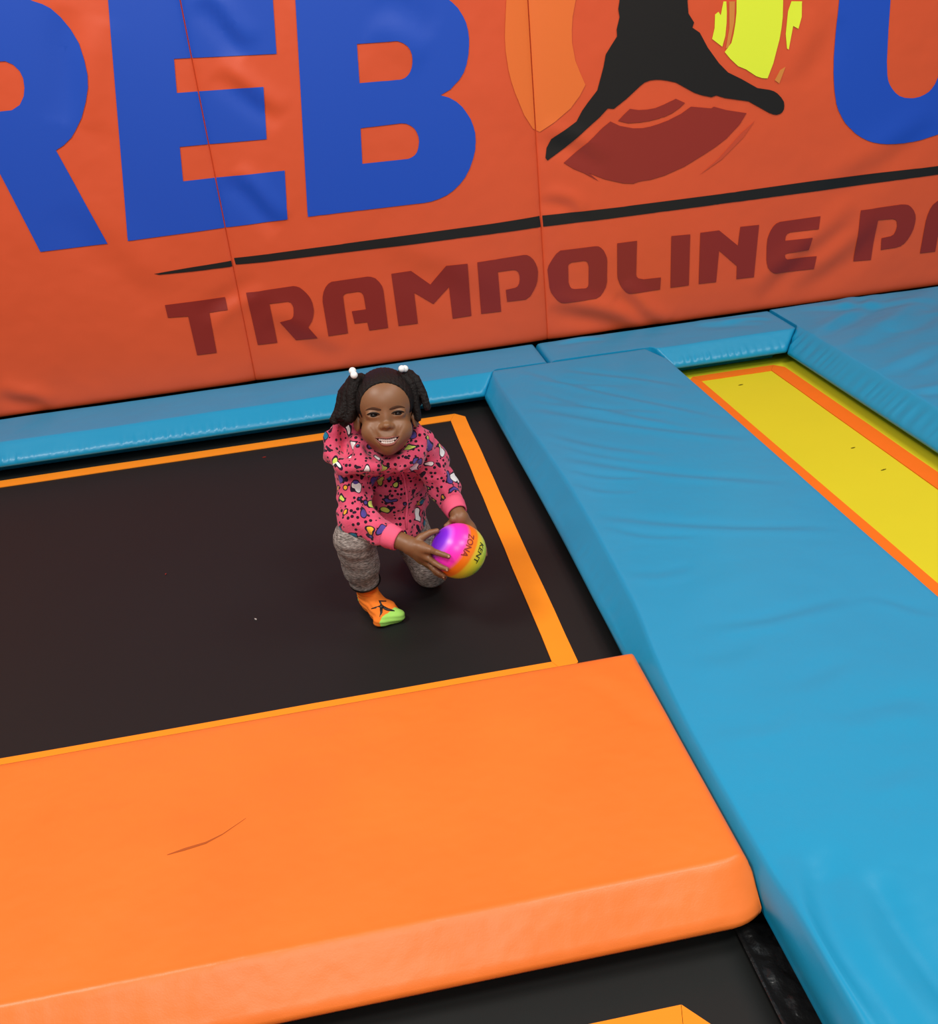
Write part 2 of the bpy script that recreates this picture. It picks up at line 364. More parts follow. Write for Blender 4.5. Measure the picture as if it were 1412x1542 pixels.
MIDF = [(a, b, c, d, w, -h) for a, b, c, d, w, h in [(0.691,3.644,1.2,2.88,.016,.004),(0.667,3.417,1.093,2.838,.016,.0035),(0.85,3.6,1.2,3.22,.018,.004),(0.656,3.313,1.044,3.012,.016,.003),(0.638,3.23,1.2,2.70,.02,.005),(0.62,3.001,0.929,2.681,.016,.003),(0.62,2.78,1.18,2.37,.018,.004),(0.619,2.688,0.839,2.54,.013,.003),(0.60,2.592,0.777,2.471,.013,.0025),(0.62,2.365,1.18,2.09,.018,.004),(0.625,2.298,0.836,2.162,.012,.0025),(0.69,1.778,1.07,1.773,.02,.003),(1.069,1.785,1.203,1.685,.015,.002),(0.640,1.12,0.615,0.74,.015,.010),(0.680,1.06,0.67,0.68,.020,.009),(0.70,1.0,0.72,0.7,.03,.003),(0.619,1.669,0.795,1.666,.03,.0015),(0.628,1.442,0.755,1.426,.02,.0015),(0.822,1.427,1.021,1.391,.025,.002),(0.781,1.249,0.92,1.228,.02,.0012),(0.60,2.051,0.782,2.021,.02,.002),(0.775,1.528,0.977,1.561,.025,.002),(0.7,3.55,1.0,3.3,.012,.002),(0.63,2.9,0.9,2.62,.012,.002)]]
RIGF = [(1.855,3.53,2.354,3.953,.03,.009),(1.899,3.331,2.569,3.893,.04,.010),(1.86,3.042,2.188,3.277,.03,.008),(1.86,2.839,2.0,2.9,.025,.006),(2.073,3.82,2.259,3.946,.03,.008),(1.934,3.894,2.504,3.789,.03,.005),(2.143,3.48,2.413,3.641,.03,.008),(2.0,3.0,2.5,3.45,.04,.009)]

# pads along the wall
def backwarp(X, Y, Z):
    # mitre: the wall pads stop where the crossing pads run up to them
    def need(x):
        a = np.clip((x - 0.534) / 0.068, 0, 1); b_ = np.clip((1.292 - x) / 0.057, 0, 1)
        c = np.clip((x - 1.758) / 0.087, 0, 1)
        return 3.615 + 0.10 * np.maximum(np.minimum(a, b_), c)
    return X, np.maximum(Y, need(X))
p = pad('floor_pad', -2.6, 0.815, 3.693, 3.978, 0.122, M['blue_vinyl'], (0, 0, 0.076, 0), lo=0.062, st=0.009, disp=puckers('x', 0.0075, 0.026, 0.20, 0.20), noise=0.0022, seed=4, warp=backwarp)
tag(p, 'long blue safety pad along the wall foot, behind the black bed', 'pad', 'blue safety pads'); p.name = 'safety_pad'
p = pad('safety_pad', 0.822, 1.846, 3.693, 3.978, 0.122, M['blue_vinyl'], (0, 0, 0.076, 0), lo=0.062, st=0.009, disp=puckers('x', 0.0065, 0.028, 0.20, 0.20), noise=0.003, seed=9, warp=backwarp,
        folds=[(1.5, 3.93, 1.75, 3.8, .03, .005), (1.6, 3.9, 1.8, 3.85, .02, .004), (0.9, 3.93, 1.1, 3.9, .02, .004)])
tag(p, 'short blue safety pad along the wall foot, behind the yellow bed', 'pad', 'blue safety pads')

# wide blue pad between the black and the yellow bed
def midwarp(X, Y, Z):
    t = np.clip((1.95 - Y) / 0.6, 0, 1); t = t * t * (3 - 2 * t)
    near = np.clip((X - 0.50) / 0.5, 0, 1)
    u = np.clip((X - 0.534) / 0.14, 0, 1)
    X = np.where((X > 0.534) & (X < 0.674), 0.534 + 0.14 * u ** (1 + 1.3 * t), X) + 0.006 * t * np.exp(-((X - 0.53) / 0.03) ** 2)
    X = X + 0.012 * np.sin(Y * 3.1) * np.exp(-((X - 0.6) / 0.06) ** 2) * (1 - t)
    # rounded far right corner
    c = np.clip((Y - 3.55) / 0.16, 0, 1) * np.clip((X - 1.15) / 0.08, 0, 1.6)
    X = X - 0.035 * c
    e = np.clip((Y - 3.612) / 0.1, 0, 1)
    X = np.maximum(X, 0.535 + 0.067 * e)
    X = np.minimum(X, 1.292 - 0.057 * e)
    return X, Y
p = pad('safety_pad', 0.602, 1.235, -0.2, 3.712, 0.124, M['blue_vinyl'], (0.062, 0.05, 0, 0), folds=MIDF, warp=midwarp, noise=0.0022, seed=12,
        disp=puckers('y', 0.0012, 0.05))
tag(p, 'wide creased blue safety pad running between the black and yellow beds', 'pad', 'blue safety pads')
# blue pad on the far right
def rightwarp(X, Y, Z):
    e = np.clip((Y - 3.612) / 0.1, 0, 1)
    return np.maximum(X, 1.761 + 0.086 * e), Y
p = pad('safety_pad', 1.847, 3.4, 0.6, 3.978, 0.126, M['blue_vinyl'], (0.08, 0, 0, 0), folds=RIGF, disp=puckers('y', 0.0065, 0.048, 0.45, 0.3), noise=0.004, seed=21, st=0.012, warp=rightwarp)
tag(p, 'blue rumpled safety pad at the right edge beyond the yellow bed', 'pad', 'blue safety pads')
# orange pad in front
def owarp(X, Y, Z):
    t = np.clip((X - 0.485) / 0.055, 0, 1) ** 2
    f = np.clip((1.35 - Y) / 0.3, 0, 1)
    Y = Y + t * 0.022 * f
    X = X - 0.030 * np.clip((0.050 - Z) / 0.01, 0, 1) * np.clip((X - 0.46) / 0.07, 0, 1) * f
    return X, Y
orange = pad('safety_pad', -2.2, 0.536, 1.142, 1.752, 0.121, M['orange_vinyl'], (0, 0, 0.068, 0), ridge=0.0016, noise=0.0022, seed=31, warp=owarp,
             folds=[(0.40, 1.70, 0.53, 1.5, .02, .003), (-0.4, 1.6, 0.1, 1.62, .05, .001)])
tag(orange, 'orange safety pad across the foreground in front of the black bed', 'pad')
sc = [(-0.429, 1.392), (-0.40, 1.3975), (-0.363, 1.404), (-0.334, 1.418), (-0.294, 1.448)]
vs = []
for i, (x, y) in enumerate(sc):
    w = [0.0008, 0.0032, 0.0026, 0.0012, 0.0005][i]
    vs += [(x, y - w, 0.1250), (x, y + w, 0.1250)]
s = add_obj('scuff_mark', vs, [(2 * i, 2 * i + 2, 2 * i + 3, 2 * i + 1) for i in range(4)], M['scuff'], orange)
# press the scuff onto the pad surface
om = orange.data
import mathutils
bvh = mathutils.bvhtree.BVHTree.FromPolygons([v.co[:] for v in om.vertices], [q.vertices[:] for q in om.polygons if len(q.vertices) < 5])
for v in s.data.vertices:
    hit = bvh.ray_cast(Vector((v.co.x, v.co.y, 1)), Vector((0, 0, -1)))[0]
    if hit: v.co.z = hit.z + 0.0006
s['label'] = 'thin brown scuff mark'

# ------------------------------------------------------------------ trampoline beds
def bed(name, x0, x1, y0, y1, mat, seed, label, cx=40):
    xs = np.linspace(x0, x1, 60); ys = np.linspace(y0, y1, 60)
    X, Y = np.meshgrid(xs, ys)
    Z = 0.0006 * vnoise(X, Y, 9, seed)
    top = np.stack([X, Y, Z], -1).reshape(-1, 3)
    vs = top.tolist(); n = 60
    fs = [(j * n + i, j * n + i + 1, (j + 1) * n + i + 1, (j + 1) * n + i) for j in range(n - 1) for i in range(n - 1)]
    base = len(vs)
    rim = [i for i in range(n)] + [j * n + n - 1 for j in range(1, n)] + [(n - 1) * n + i for i in range(n - 2, -1, -1)] + [j * n for j in range(n - 2, 0, -1)]
    for r in rim: vs.append((vs[r][0], vs[r][1], -0.008))
    k = len(rim)
    for i in range(k): fs.append((rim[i], base + i, base + (i + 1) % k, rim[(i + 1) % k]))
    fs.append(tuple(base + i for i in range(k))[::-1])
    o = add_obj(name, vs, fs, mat)
    tag(o, label, 'trampoline')
    return o

def tape(parent, x0, x1, y0, y1, w, ch, mat, wl=None, wr=None):
    """four webbing strips, mitred, with clipped outer corners"""
    wl = wl or w; wr = wr or w
    zt, zb = 0.0035, 0.0006
    def strip(pts, folds=1):
        # pts: closed outline in the plane -> thin slab, edges slightly wavy
        n = len(pts)
        vs = [(x, y, zb) for x, y in pts] + [(x, y, zt) for x, y in pts]
        fs = [tuple(range(n, 2 * n))] + [(i, (i + 1) % n, n + (i + 1) % n, n + i) for i in range(n)]
        add_obj('webbing_strip', vs, fs, mat, parent, smooth=False)
    def edge(a, b, n=14, amp=0.0012):
        out = []
        for i in range(n + 1):
            t = i / n
            x = a[0] + (b[0] - a[0]) * t; y = a[1] + (b[1] - a[1]) * t
            if 0 < i < n: x += random.uniform(-amp, amp) * (abs(b[1] - a[1]) > abs(b[0] - a[0])); y += random.uniform(-amp, amp) * (abs(b[0] - a[0]) > abs(b[1] - a[1]))
            out.append((x, y))
        return out
    # right, left
    strip(edge((x1, y0 + ch), (x1, y1 - ch)) + [(x1 - ch * .75, y1)] + edge((x1 - wr, y1 - w), (x1 - wr, y0 + w)) + [(x1 - ch * .75, y0)])
    strip(edge((x0 + wl, y0 + w), (x0 + wl, y1 - w)) + [(x0 + ch * .75, y1)] + edge((x0, y1 - ch), (x0, y0 + ch)) + [(x0 + ch * .75, y0)])
    g = 0.0008
    strip(edge((x0 + wl + g, y1 - w), (x1 - wr - g, y1 - w)) + edge((x1 - ch * .75 - g, y1), (x0 + ch * .75 + g, y1)))
    strip(edge((x0 + ch * .75 + g, y0), (x1 - ch * .75 - g, y0)) + edge((x1 - wr - g, y0 + w), (x0 + wl + g, y0 + w)))

b1 = bed('trampoline_bed', -2.5, 0.575, 1.70, 3.90, M['black_bed'], 1, 'large black trampoline bed with orange border strip the child crouches on')
tape(b1, -2.3, 0.445, 1.857, 3.608, 0.062, 0.045, M['tape'], wr=0.059)
b2 = bed('trampoline_bed', 1.262, 1.93, 0.2, 3.90, M['yellow_bed'], 2, 'narrow yellow trampoline bed with orange border strips right of the wide blue pad')
tape(b2, 1.345, 1.742, 0.4, 3.628, 0.055, 0.04, M['tape_red'], wl=0.044, wr=0.062)
b3 = bed('trampoline_bed', -2.5, 0.503, 0.05, 1.14, M['black_bed'], 3, 'black trampoline bed at the bottom edge below the orange pad')
tape(b3, -2.3, 0.41, 0.20, 0.990, 0.062, 0.06, M['tape'])
# crumpled black cover beside the near bed
xs = np.linspace(0.497, 0.625, 34); ys = np.linspace(0.2, 1.115, 150)
X, Y = np.meshgrid(xs, ys)
t = (X - 0.497) / 0.128
Z = 0.004 - 0.05 * t ** 1.3 + (0.015 * vnoise(X * 1.6, Y, 60, 5) + 0.008 * vnoise(X, Y, 130, 6)) * np.clip(t * 5, 0, 1) + 0.004 * np.exp(-((t - .03) / .03) ** 2)
nn = 34
vs = np.stack([X, Y, Z], -1).reshape(-1, 3).tolist()
fs = [(j * nn + i, j * nn + i + 1, (j + 1) * nn + i + 1, (j + 1) * nn + i) for j in range(149) for i in range(nn - 1)]
add_obj('spring_cover', vs, fs, M['black_cover'], b3)

def fleck(parent, x, y, L, W, ang, mat):
    c, s = math.cos(ang), math.sin(ang)
    pts = [(-L, 0), (-L * .3, -W), (L, 0.0), (L * .2, W)]
    vs = [(x + a * c - b * s, y + a * s + b * c, 0.0026) for a, b in pts]
    add_obj('fleck', vs + [(q[0], q[1], 0.0005) for q in vs], [(0, 1, 2, 3)] + [(i, 4 + i, 4 + (i + 1) % 4, (i + 1) % 4) for i in range(4)], mat, parent, smooth=False)
fleck(b2, 1.51, 3.473, .010, .003, 0.1, M['tear'])
fleck(b2, 1.604, 2.788, .008, .0022, 0.1, M['tear'])
fleck(b2, 1.607, 2.606, .010, .002, 0.2, M['tear'])
fleck(b1, -0.318, 3.46, .007, .003, 0, M['print_red'])
fleck(b1, -0.321, 2.337, .005, .002, 2.2, M['fleck'])
fleck(b1, -0.591, 2.673, .004, .002, 1.2, M['print_red'])

# ------------------------------------------------------------------ implicit surfaces (numpy) -> meshes
def V3(*a): return np.array(a, float)

def capsule(a, b, ra, rb, k=0.01, op=1):
    a = V3(*a); b = V3(*b)
    def fn(X, Y, Z):
        d = b - a; L = float(d @ d) + 1e-12
        px, py, pz = X - a[0], Y - a[1], Z - a[2]
        h = np.clip((px * d[0] + py * d[1] + pz * d[2]) / L, 0, 1)
        return np.sqrt((px - h * d[0]) ** 2 + (py - h * d[1]) ** 2 + (pz - h * d[2]) ** 2) - (ra + (rb - ra) * h)
    r = max(ra, rb)
    return (fn, np.minimum(a, b) - r, np.maximum(a, b) + r, k, op)

def ellip(c, r, rot=None, k=0.01, op=1):
    """rot: 3x3, rows = the ellipsoid's axes in world space"""
    c = V3(*c); r = V3(*r); R = np.eye(3) if rot is None else np.array(rot)
    def fn(X, Y, Z):
        px, py, pz = X - c[0], Y - c[1], Z - c[2]
        q = [px * R[i, 0] + py * R[i, 1] + pz * R[i, 2] for i in range(3)]
        k0 = np.sqrt(sum((q[i] / r[i]) ** 2 for i in range(3)))
        k1 = np.sqrt(sum((q[i] / r[i] ** 2) ** 2 for i in range(3))) + 1e-9
        return k0 * (k0 - 1) / k1
    e = np.sqrt(((R * r[:, None]) ** 2).sum(0))
    return (fn, c - e, c + e, k, op)

def chain(pts, rad, k=0.006, op=1):
    return [capsule(pts[i], pts[i + 1], rad[i], rad[i + 1], k, op) for i in range(len(pts) - 1)]

def combine(D, d, k, op):
    if op == 1:
        h = np.clip(0.5 + 0.5 * (d - D) / k, 0, 1)
        return d * (1 - h) + D * h - k * h * (1 - h)
    h = np.clip(0.5 - 0.5 * (D + d) / k, 0, 1)      # smooth subtraction of d
    return D * (1 - h) - d * h + k * h * (1 - h)

def evalp(prims, P):
    P = np.atleast_2d(P).astype(float)
    D = np.full(len(P), 0.1)
    for fn, lo, hi, k, op in prims: D = combine(D, fn(P[:, 0], P[:, 1], P[:, 2]), k, op)
    return D

def snap(prims, p, off=0.0, it=12):
    p = V3(*p)
    for _ in range(it):
        e = 0.0008
        q = np.array([p, p + (e, 0, 0), p + (0, e, 0), p + (0, 0, e)])
        d = evalp(prims, q); g = (d[1:] - d[0]) / e; g /= np.linalg.norm(g) + 1e-9
        p = p - g * (d[0] - off) * 0.9
    return p

def onface(x, y, off=0.0):
    """point of the face surface straight in front of local (x, y)"""
    z = .11
    for _ in range(60):
        d = evalp(face_solid, H(x, y, z))[0]
        if d < off + .0001: break
        z -= max(d - off, .0001) * .7
    return H(x, y, z)

def sdf_mesh(name, prims, h, mat, parent=None, post=None, kind=None, matfn=None):
    un = [p for p in prims if p[4] == 1]
    lo = np.min([p[1] for p in un], 0) - 4 * h - 0.004; hi = np.max([p[2] for p in un], 0) + 4 * h + 0.004
    n = np.ceil((hi - lo) / h).astype(int) + 1
    ax = [lo[i] + h * np.arange(n[i]) for i in range(3)]
    D = np.full(n, 0.1, np.float32)
    for fn, a, b, k, op in prims:
        mg = k + 3 * h + 0.004
        i0 = np.clip(np.floor((a - mg - lo) / h).astype(int), 0, n); i1 = np.clip(np.ceil((b + mg - lo) / h).astype(int) + 1, 0, n)
        if (i1 <= i0).any(): continue
        sl = tuple(slice(i0[j], i1[j]) for j in range(3))
        X = ax[0][sl[0]][:, None, None]; Y = ax[1][sl[1]][None, :, None]; Z = ax[2][sl[2]][None, None, :]
        D[sl] = combine(D[sl], fn(X, Y, Z), k, op)
    if post is not None:
        D = post(D, ax[0][:, None, None], ax[1][None, :, None], ax[2][None, None, :])
    S = D < 0
    c = np.zeros(np.array(n) - 1, np.int8)
    for dx in (0, 1):
        for dy in (0, 1):
            for dz in (0, 1):
                c += S[dx:n[0] - 1 + dx, dy:n[1] - 1 + dy, dz:n[2] - 1 + dz]
    act = (c > 0) & (c < 8)
    I = np.argwhere(act)
    idx = np.full(act.shape, -1, np.int32); idx[act] = np.arange(len(I))
    acc = np.zeros((len(I), 3)); cnt = np.zeros(len(I))
    for axis in range(3):
        o = [0, 1, 2]; o.remove(axis)
        for u in (0, 1):
            for w in (0, 1):
                a = I.copy(); a[:, o[0]] += u; a[:, o[1]] += w
                b = a.copy(); b[:, axis] += 1
                da = D[a[:, 0], a[:, 1], a[:, 2]].astype(float); db = D[b[:, 0], b[:, 1], b[:, 2]].astype(float)
                mk = (da < 0) != (db < 0)
                t = np.where(mk, da / (da - db + 1e-12), 0)
                pos = a.astype(float); pos[:, axis] += t
                acc[mk] += pos[mk]; cnt[mk] += 1
    verts = lo + h * acc / cnt[:, None]
    faces = []
    for axis in range(3):
        o = [(axis + 1) % 3, (axis + 2) % 3]
        sa = [slice(1, -1)] * 3; sb = [slice(1, -1)] * 3
        sa[axis] = slice(0, -1); sb[axis] = slice(1, None)
        A = S[tuple(sa)]; B = S[tuple(sb)]
        for flip, mk in ((False, A & ~B), (True, ~A & B)):
            J = np.argwhere(mk); J[:, o[0]] += 1; J[:, o[1]] += 1
            q = []
            for u, w in ((-1, -1), (0, -1), (0, 0), (-1, 0)):
                K = J.copy(); K[:, o[0]] += u; K[:, o[1]] += w
                q.append(idx[K[:, 0], K[:, 1], K[:, 2]])
            F = np.stack(q, 1)
            if flip: F = F[:, ::-1]
            faces.append(F)
    F = np.concatenate(faces)
    F = F[(F >= 0).all(1)]
    me = bpy.data.meshes.new(name)
    me.vertices.add(len(verts)); me.vertices.foreach_set('co', verts.astype(np.float32).ravel())
    me.loops.add(len(F) * 4); me.loops.foreach_set('vertex_index', F.astype(np.int32).ravel())
    me.polygons.add(len(F)); me.polygons.foreach_set('loop_start', np.arange(0, len(F) * 4, 4, dtype=np.int32))
    me.polygons.foreach_set('use_smooth', [True] * len(F))
    for mm in (mat if isinstance(mat, (list, tuple)) else [mat]): me.materials.append(mm)
    if matfn is not None:
        cen = verts[F].mean(1)
        me.polygons.foreach_set('material_index', matfn(cen).astype(np.int32))
    me.update(calc_edges=True); me.validate()
    ob = bpy.data.objects.new(name, me); COL.objects.link(ob)
    if parent is not None: ob.parent = parent
    if kind: ob['kind'] = kind
    return ob

# ------------------------------------------------------------------ materials of the child
M['skin'] = new_mat('brown_skin', srgb(134, 90, 58), 0.45, 0.5, [(140.0, 0.08, 0.001)], 0.05, 30)
M['skin'].node_tree.nodes['Principled BSDF'].inputs['Subsurface Weight'].default_value = 0.12
M['skin'].node_tree.nodes['Principled BSDF'].inputs['Subsurface Radius'].default_value = (0.012, 0.005, 0.003)
M['skin'].node_tree.nodes['Principled BSDF'].inputs['Subsurface Scale'].default_value = 0.5
M['lip'] = new_mat('lip', srgb(140, 76, 62), 0.38, 0.5)
M['mouth'] = new_mat('mouth_inside', srgb(70, 20, 20), 0.5, 0.4)
M['teeth'] = new_mat('teeth', srgb(240, 222, 212), 0.25, 0.5)
M['eye_white'] = new_mat('eye_white', srgb(215, 208, 200), 0.2, 0.6)
M['iris'] = new_mat('dark_brown_iris', srgb(30, 18, 12), 0.32, 0.3)
M['lash'] = new_mat('black_lashes', srgb(24, 16, 13), 0.7, 0.2)
M['brow'] = new_mat('brow_hair', srgb(72, 46, 33), 0.8, 0.1)
M['hair'] = new_mat('black_brown_hair', srgb(22, 15, 13), 0.6, 0.25, [(160.0, 0.9, 0.004), (600.0, 0.6, 0.002)])
M['bead'] = new_mat('white_bead', srgb(250, 252, 250), 0.15, 0.6)
M['nail'] = new_mat('finger_nail', srgb(190, 140, 115), 0.3, 0.5)
M['pink'] = new_mat('plain_pink_rib', srgb(244, 100, 132), 0.85, 0.2, [(300.0, 0.4, 0.001)], 0.06, 20)
M['sock_orange'] = new_mat('orange_sock_knit', srgb(246, 128, 44), 0.9, 0.15, [(700.0, 0.4, 0.0008)], 0.06, 30)
M['sock_green'] = new_mat('lime_sock_knit', srgb(168, 226, 104), 0.9, 0.15, [(700.0, 0.4, 0.0008)])

def knit_mat():
    """grey space-dyed knit of the trousers"""
    mt = new_mat('grey_marled_knit', srgb(140, 130, 124), 0.95, 0.1, [(500.0, 0.4, 0.001)])
    nt = mt.node_tree; b = nt.nodes['Principled BSDF']
    tc = nt.nodes.new('ShaderNodeTexCoord'); mp = nt.nodes.new('ShaderNodeMapping')
    mp.inputs['Rotation'].default_value = (0.3, -0.5, 0.2)
    mp.inputs['Scale'].default_value = (110, 110, 420)
    n = nt.nodes.new('ShaderNodeTexNoise'); n.inputs['Scale'].default_value = 1.0; n.inputs['Detail'].default_value = 3
    r = nt.nodes.new('ShaderNodeValToRGB')
    e = r.color_ramp.elements
    e[0].position = 0.32; e[0].color = srgb(92, 84, 80); e[1].position = 0.72; e[1].color = srgb(196, 186, 178)
    m2 = r.color_ramp.elements.new(0.5); m2.color = srgb(140, 130, 124)
    nt.links.new(tc.outputs['Object'], mp.inputs['Vector']); nt.links.new(mp.outputs['Vector'], n.inputs['Vector'])
    nt.links.new(n.outputs['Fac'], r.inputs['Fac']); nt.links.new(r.outputs['Color'], b.inputs['Base Color'])
    return mt
M['knit'] = knit_mat()

def fleece_mat():
    """pink fleece printed with black dots and small outlined hearts"""
    mt = new_mat('pink_heart_print_fleece', srgb(236, 92, 122), 0.9, 0.15, [(260.0, 0.5, 0.002)], sheen=0.2)
    nt = mt.node_tree; b = nt.nodes['Principled BSDF']; L = nt.links.new; N = nt.nodes.new
    tc = N('ShaderNodeTexCoord')
    def mathn(op, a, bb=None, c=None):
        n = N('ShaderNodeMath'); n.operation = op
        for i, v in enumerate((a, bb, c)):
            if v is None: continue
            if isinstance(v, (int, float)): n.inputs[i].default_value = v
            else: L(v, n.inputs[i])
        return n.outputs[0]
    def mix(fac, a, c):
        n = N('ShaderNodeMix'); n.data_type = 'RGBA'
        L(fac, n.inputs[0])
        for i, v in ((6, a), (7, c)):
            if isinstance(v, tuple): n.inputs[i].default_value = v
            else: L(v, n.inputs[i])
        return n.outputs[2]
    base = new_noise = N('ShaderNodeTexNoise'); base.inputs['Scale'].default_value = 25
    L(tc.outputs['Object'], base.inputs['Vector'])
    col = mix(base.outputs['Fac'], srgb(206, 66, 98), srgb(238, 100, 130))
    # small dots
    v1 = N('ShaderNodeTexVoronoi'); v1.inputs['Scale'].default_value = 78; v1.inputs['Randomness'].default_value = 0.55
    L(tc.outputs['Object'], v1.inputs['Vector'])
    dot = mathn('LESS_THAN', v1.outputs['Distance'], 0.33)
    col = mix(dot, col, srgb(38, 22, 34))
    # hearts: distorted cells with outline
    nz = N('ShaderNodeTexNoise'); nz.inputs['Scale'].default_value = 38; nz.inputs['Detail'].default_value = 0
    L(tc.outputs['Object'], nz.inputs['Vector'])
    ad = N('ShaderNodeVectorMath'); ad.operation = 'MULTIPLY_ADD'
    L(nz.outputs['Color'], ad.inputs[0]); ad.inputs[1].default_value = (0.035, 0.035, 0.035)
    L(tc.outputs['Object'], ad.inputs[2])
    v2 = N('ShaderNodeTexVoronoi'); v2.inputs['Scale'].default_value = 27; v2.inputs['Randomness'].default_value = 0.85
    L(ad.outputs[0], v2.inputs['Vector'])
    out = mathn('LESS_THAN', v2.outputs['Distance'], 0.40)
    inn = mathn('LESS_THAN', v2.outputs['Distance'], 0.31)
    sp = N('ShaderNodeSeparateColor'); L(v2.outputs['Color'], sp.inputs[0])
    rp = N('ShaderNodeValToRGB'); rp.color_ramp.interpolation = 'CONSTANT'
    e = rp.color_ramp.elements
    e[0].position = 0; e[0].color = srgb(205, 222, 96); e[1].position = 0.28; e[1].color = srgb(244, 240, 238)
    x = rp.color_ramp.elements.new(0.5); x.color = srgb(86, 70, 150)
    x = rp.color_ramp.elements.new(0.78); x.color = srgb(246, 178, 52)
    x = rp.color_ramp.elements.new(0.9); x.color = srgb(30, 118, 150)
    L(sp.outputs[0], rp.inputs['Fac'])
    col = mix(out, col, srgb(40, 24, 44))
    col = mix(inn, col, rp.outputs['Color'])
    L(col, b.inputs['Base Color'])
    return mt
M['fleece'] = fleece_mat()

# ------------------------------------------------------------------ the child
HC = V3(0.092, 2.25, 0.553)                               # centre of the head
hz = V3(0, 0, 1.4) - HC; hz /= np.linalg.norm(hz)          # face looks up at the photographer
up0 = -np.array(DOWN); rt0 = np.array(RIGHT)
a = math.radians(4.5)
hy = up0 * math.cos(a) - rt0 * math.sin(a)
hy = hy - hz * (hy @ hz); hy /= np.linalg.norm(hy)
hx = np.cross(hy, hz)
HR = np.array([hx, hy, hz])
def H(x, y, z): return HC + x * hx + y * hy + z * hz
def hell(c, r, k=0.01, op=1, ax=0, ang=0):
    R = HR
    if ang:
        c_, s_ = math.cos(ang), math.sin(ang)
        Q = np.eye(3)
        i, j = [(1, 2), (0, 2), (0, 1)][ax]
        Q[i, i] = c_; Q[i, j] = s_; Q[j, i] = -s_; Q[j, j] = c_
        R = Q @ HR
    return ellip(H(*c), r, R, k, op)

head = [hell((0, .028, -.022), (.0700, .077, .086)),
        hell((0, .032, .018), (.060, .050, .050), .02),          # forehead
        hell((0, -.040, .002), (.0545, .054, .060), .02),        # jaw
        hell((0, -.080, .038), (.018, .015, .018), .02),         # chin
        hell((.031, -.038, .036), (.029, .028, .028), .018), hell((-.031, -.038, .036), (.029, .028, .028), .018),
        hell((0, -.058, .048), (.030, .020, .020), .018)]        # muzzle
for s in (-1, 1):
    head.append(hell((s * .0285, .001, .078), (.019, .010, .011), .012, -1))    # shallow socket
    head.append(hell((s * .0285, .0010, .0525), (.0180, .0125, .0122), .009))   # lids
    head.append(hell((s * .0287, -.0002, .068), (.0158, .0037, .0110), .0015, -1, 2, s * 0.04))  # squinting opening
    head.append(hell((s * .0285, -.0085, .0690), (.0130, .0012, .0030), .004, -1))               # fold under the eye
    head.append(hell((s * .0235, -.050, .070), (.0018, .013, .005), .010, -1, 2, s * -0.45))      # smile fold
head += [hell((0, -.010, .058), (.0085, .018, .010), .014),
         hell((0, -.0265, .0690), (.0108, .0082, .0110), .007),
         hell((.0110, -.0285, .0640), (.0070, .0058, .0075), .005), hell((-.0110, -.0285, .0640), (.0070, .0058, .0075), .005),
         hell((.0062, -.0345, .0720), (.0034, .0018, .005), .002, -1), hell((-.0062, -.0345, .0720), (.0034, .0018, .005), .002, -1)]
for s in (-1, 1):                                                # ears
    head.append(hell((s * .070, -.016, -.012), (.0065, .021, .013), .005, 1, 1, s * 0.5))
    head.append(hell((s * .0755, -.013, -.004), (.0035, .013, .006), .003, -1, 1, s * 0.5))
face_solid = [p for p in head if not (p[4] == -1 and p[3] < .003)]
# smiling mouth
def smile(x): return -.0625 + 11.5 * x * x
mo = np.linspace(-.0265, .0265, 9)
mw = [.0014, .0036, .0052, .0062, .0066, .0062, .0052, .0036, .0014]
def mz(x): return .0705 - 13.0 * x * x
mouth = [H(x, smile(x), mz(x) - .002) for x in mo]
head += chain(mouth, mw, .003, -1)
mouth2 = [H(x, smile(x), mz(x) - .010) for x in mo]
head += chain(mouth2, mw, .003, -1)

N0 = V3(.100, 2.325, .428)
SL, EL, WL = V3(-.006, 2.305, .388), V3(-.018, 2.230, .296), V3(.092, 2.135, .262)
SR, ER, WR = V3(.190, 2.315, .388), V3(.214, 2.295, .318), V3(.226, 2.205, .288)
HIPL, KL, AL = V3(.030, 2.440, .170), V3(-.031, 2.232, .252), V3(-.016, 2.288, .060)
HIPR, KR, AR = V3(.115, 2.440, .165), V3(.156, 2.345, .056), V3(.150, 2.50, .035)
body = head + [capsule(H(0, -.06, -.03), N0, .034, .040, .02),
    ellip((.098, 2.375, .34), (.082, .058, .085), None, .03), ellip((.085, 2.41, .235), (.072, .058, .08), None, .03),
    ellip((.075, 2.44, .17), (.075, .06, .05), None, .03)]
body += chain([N0 + V3(0, .01, -.02), SL], [.036, .030], .02) + chain([N0 + V3(0, .01, -.02), SR], [.036, .030], .02)
body += chain([SL, EL], [.029, .025], .012) + chain([SR, ER], [.029, .024], .012)
body += chain([HIPL, KL, AL], [.046, .037, .024], .015) + chain([HIPR, KR, AR], [.046, .037, .024], .015)
# feet (inside the socks)
body += chain([AL, V3(-.02, 2.325, .026), V3(.015, 2.215, .018)], [.022, .018, .014], .01)
body += chain([AR, V3(.15, 2.52, .024), V3(.135, 2.585, .020)], [.022, .018, .013], .01)

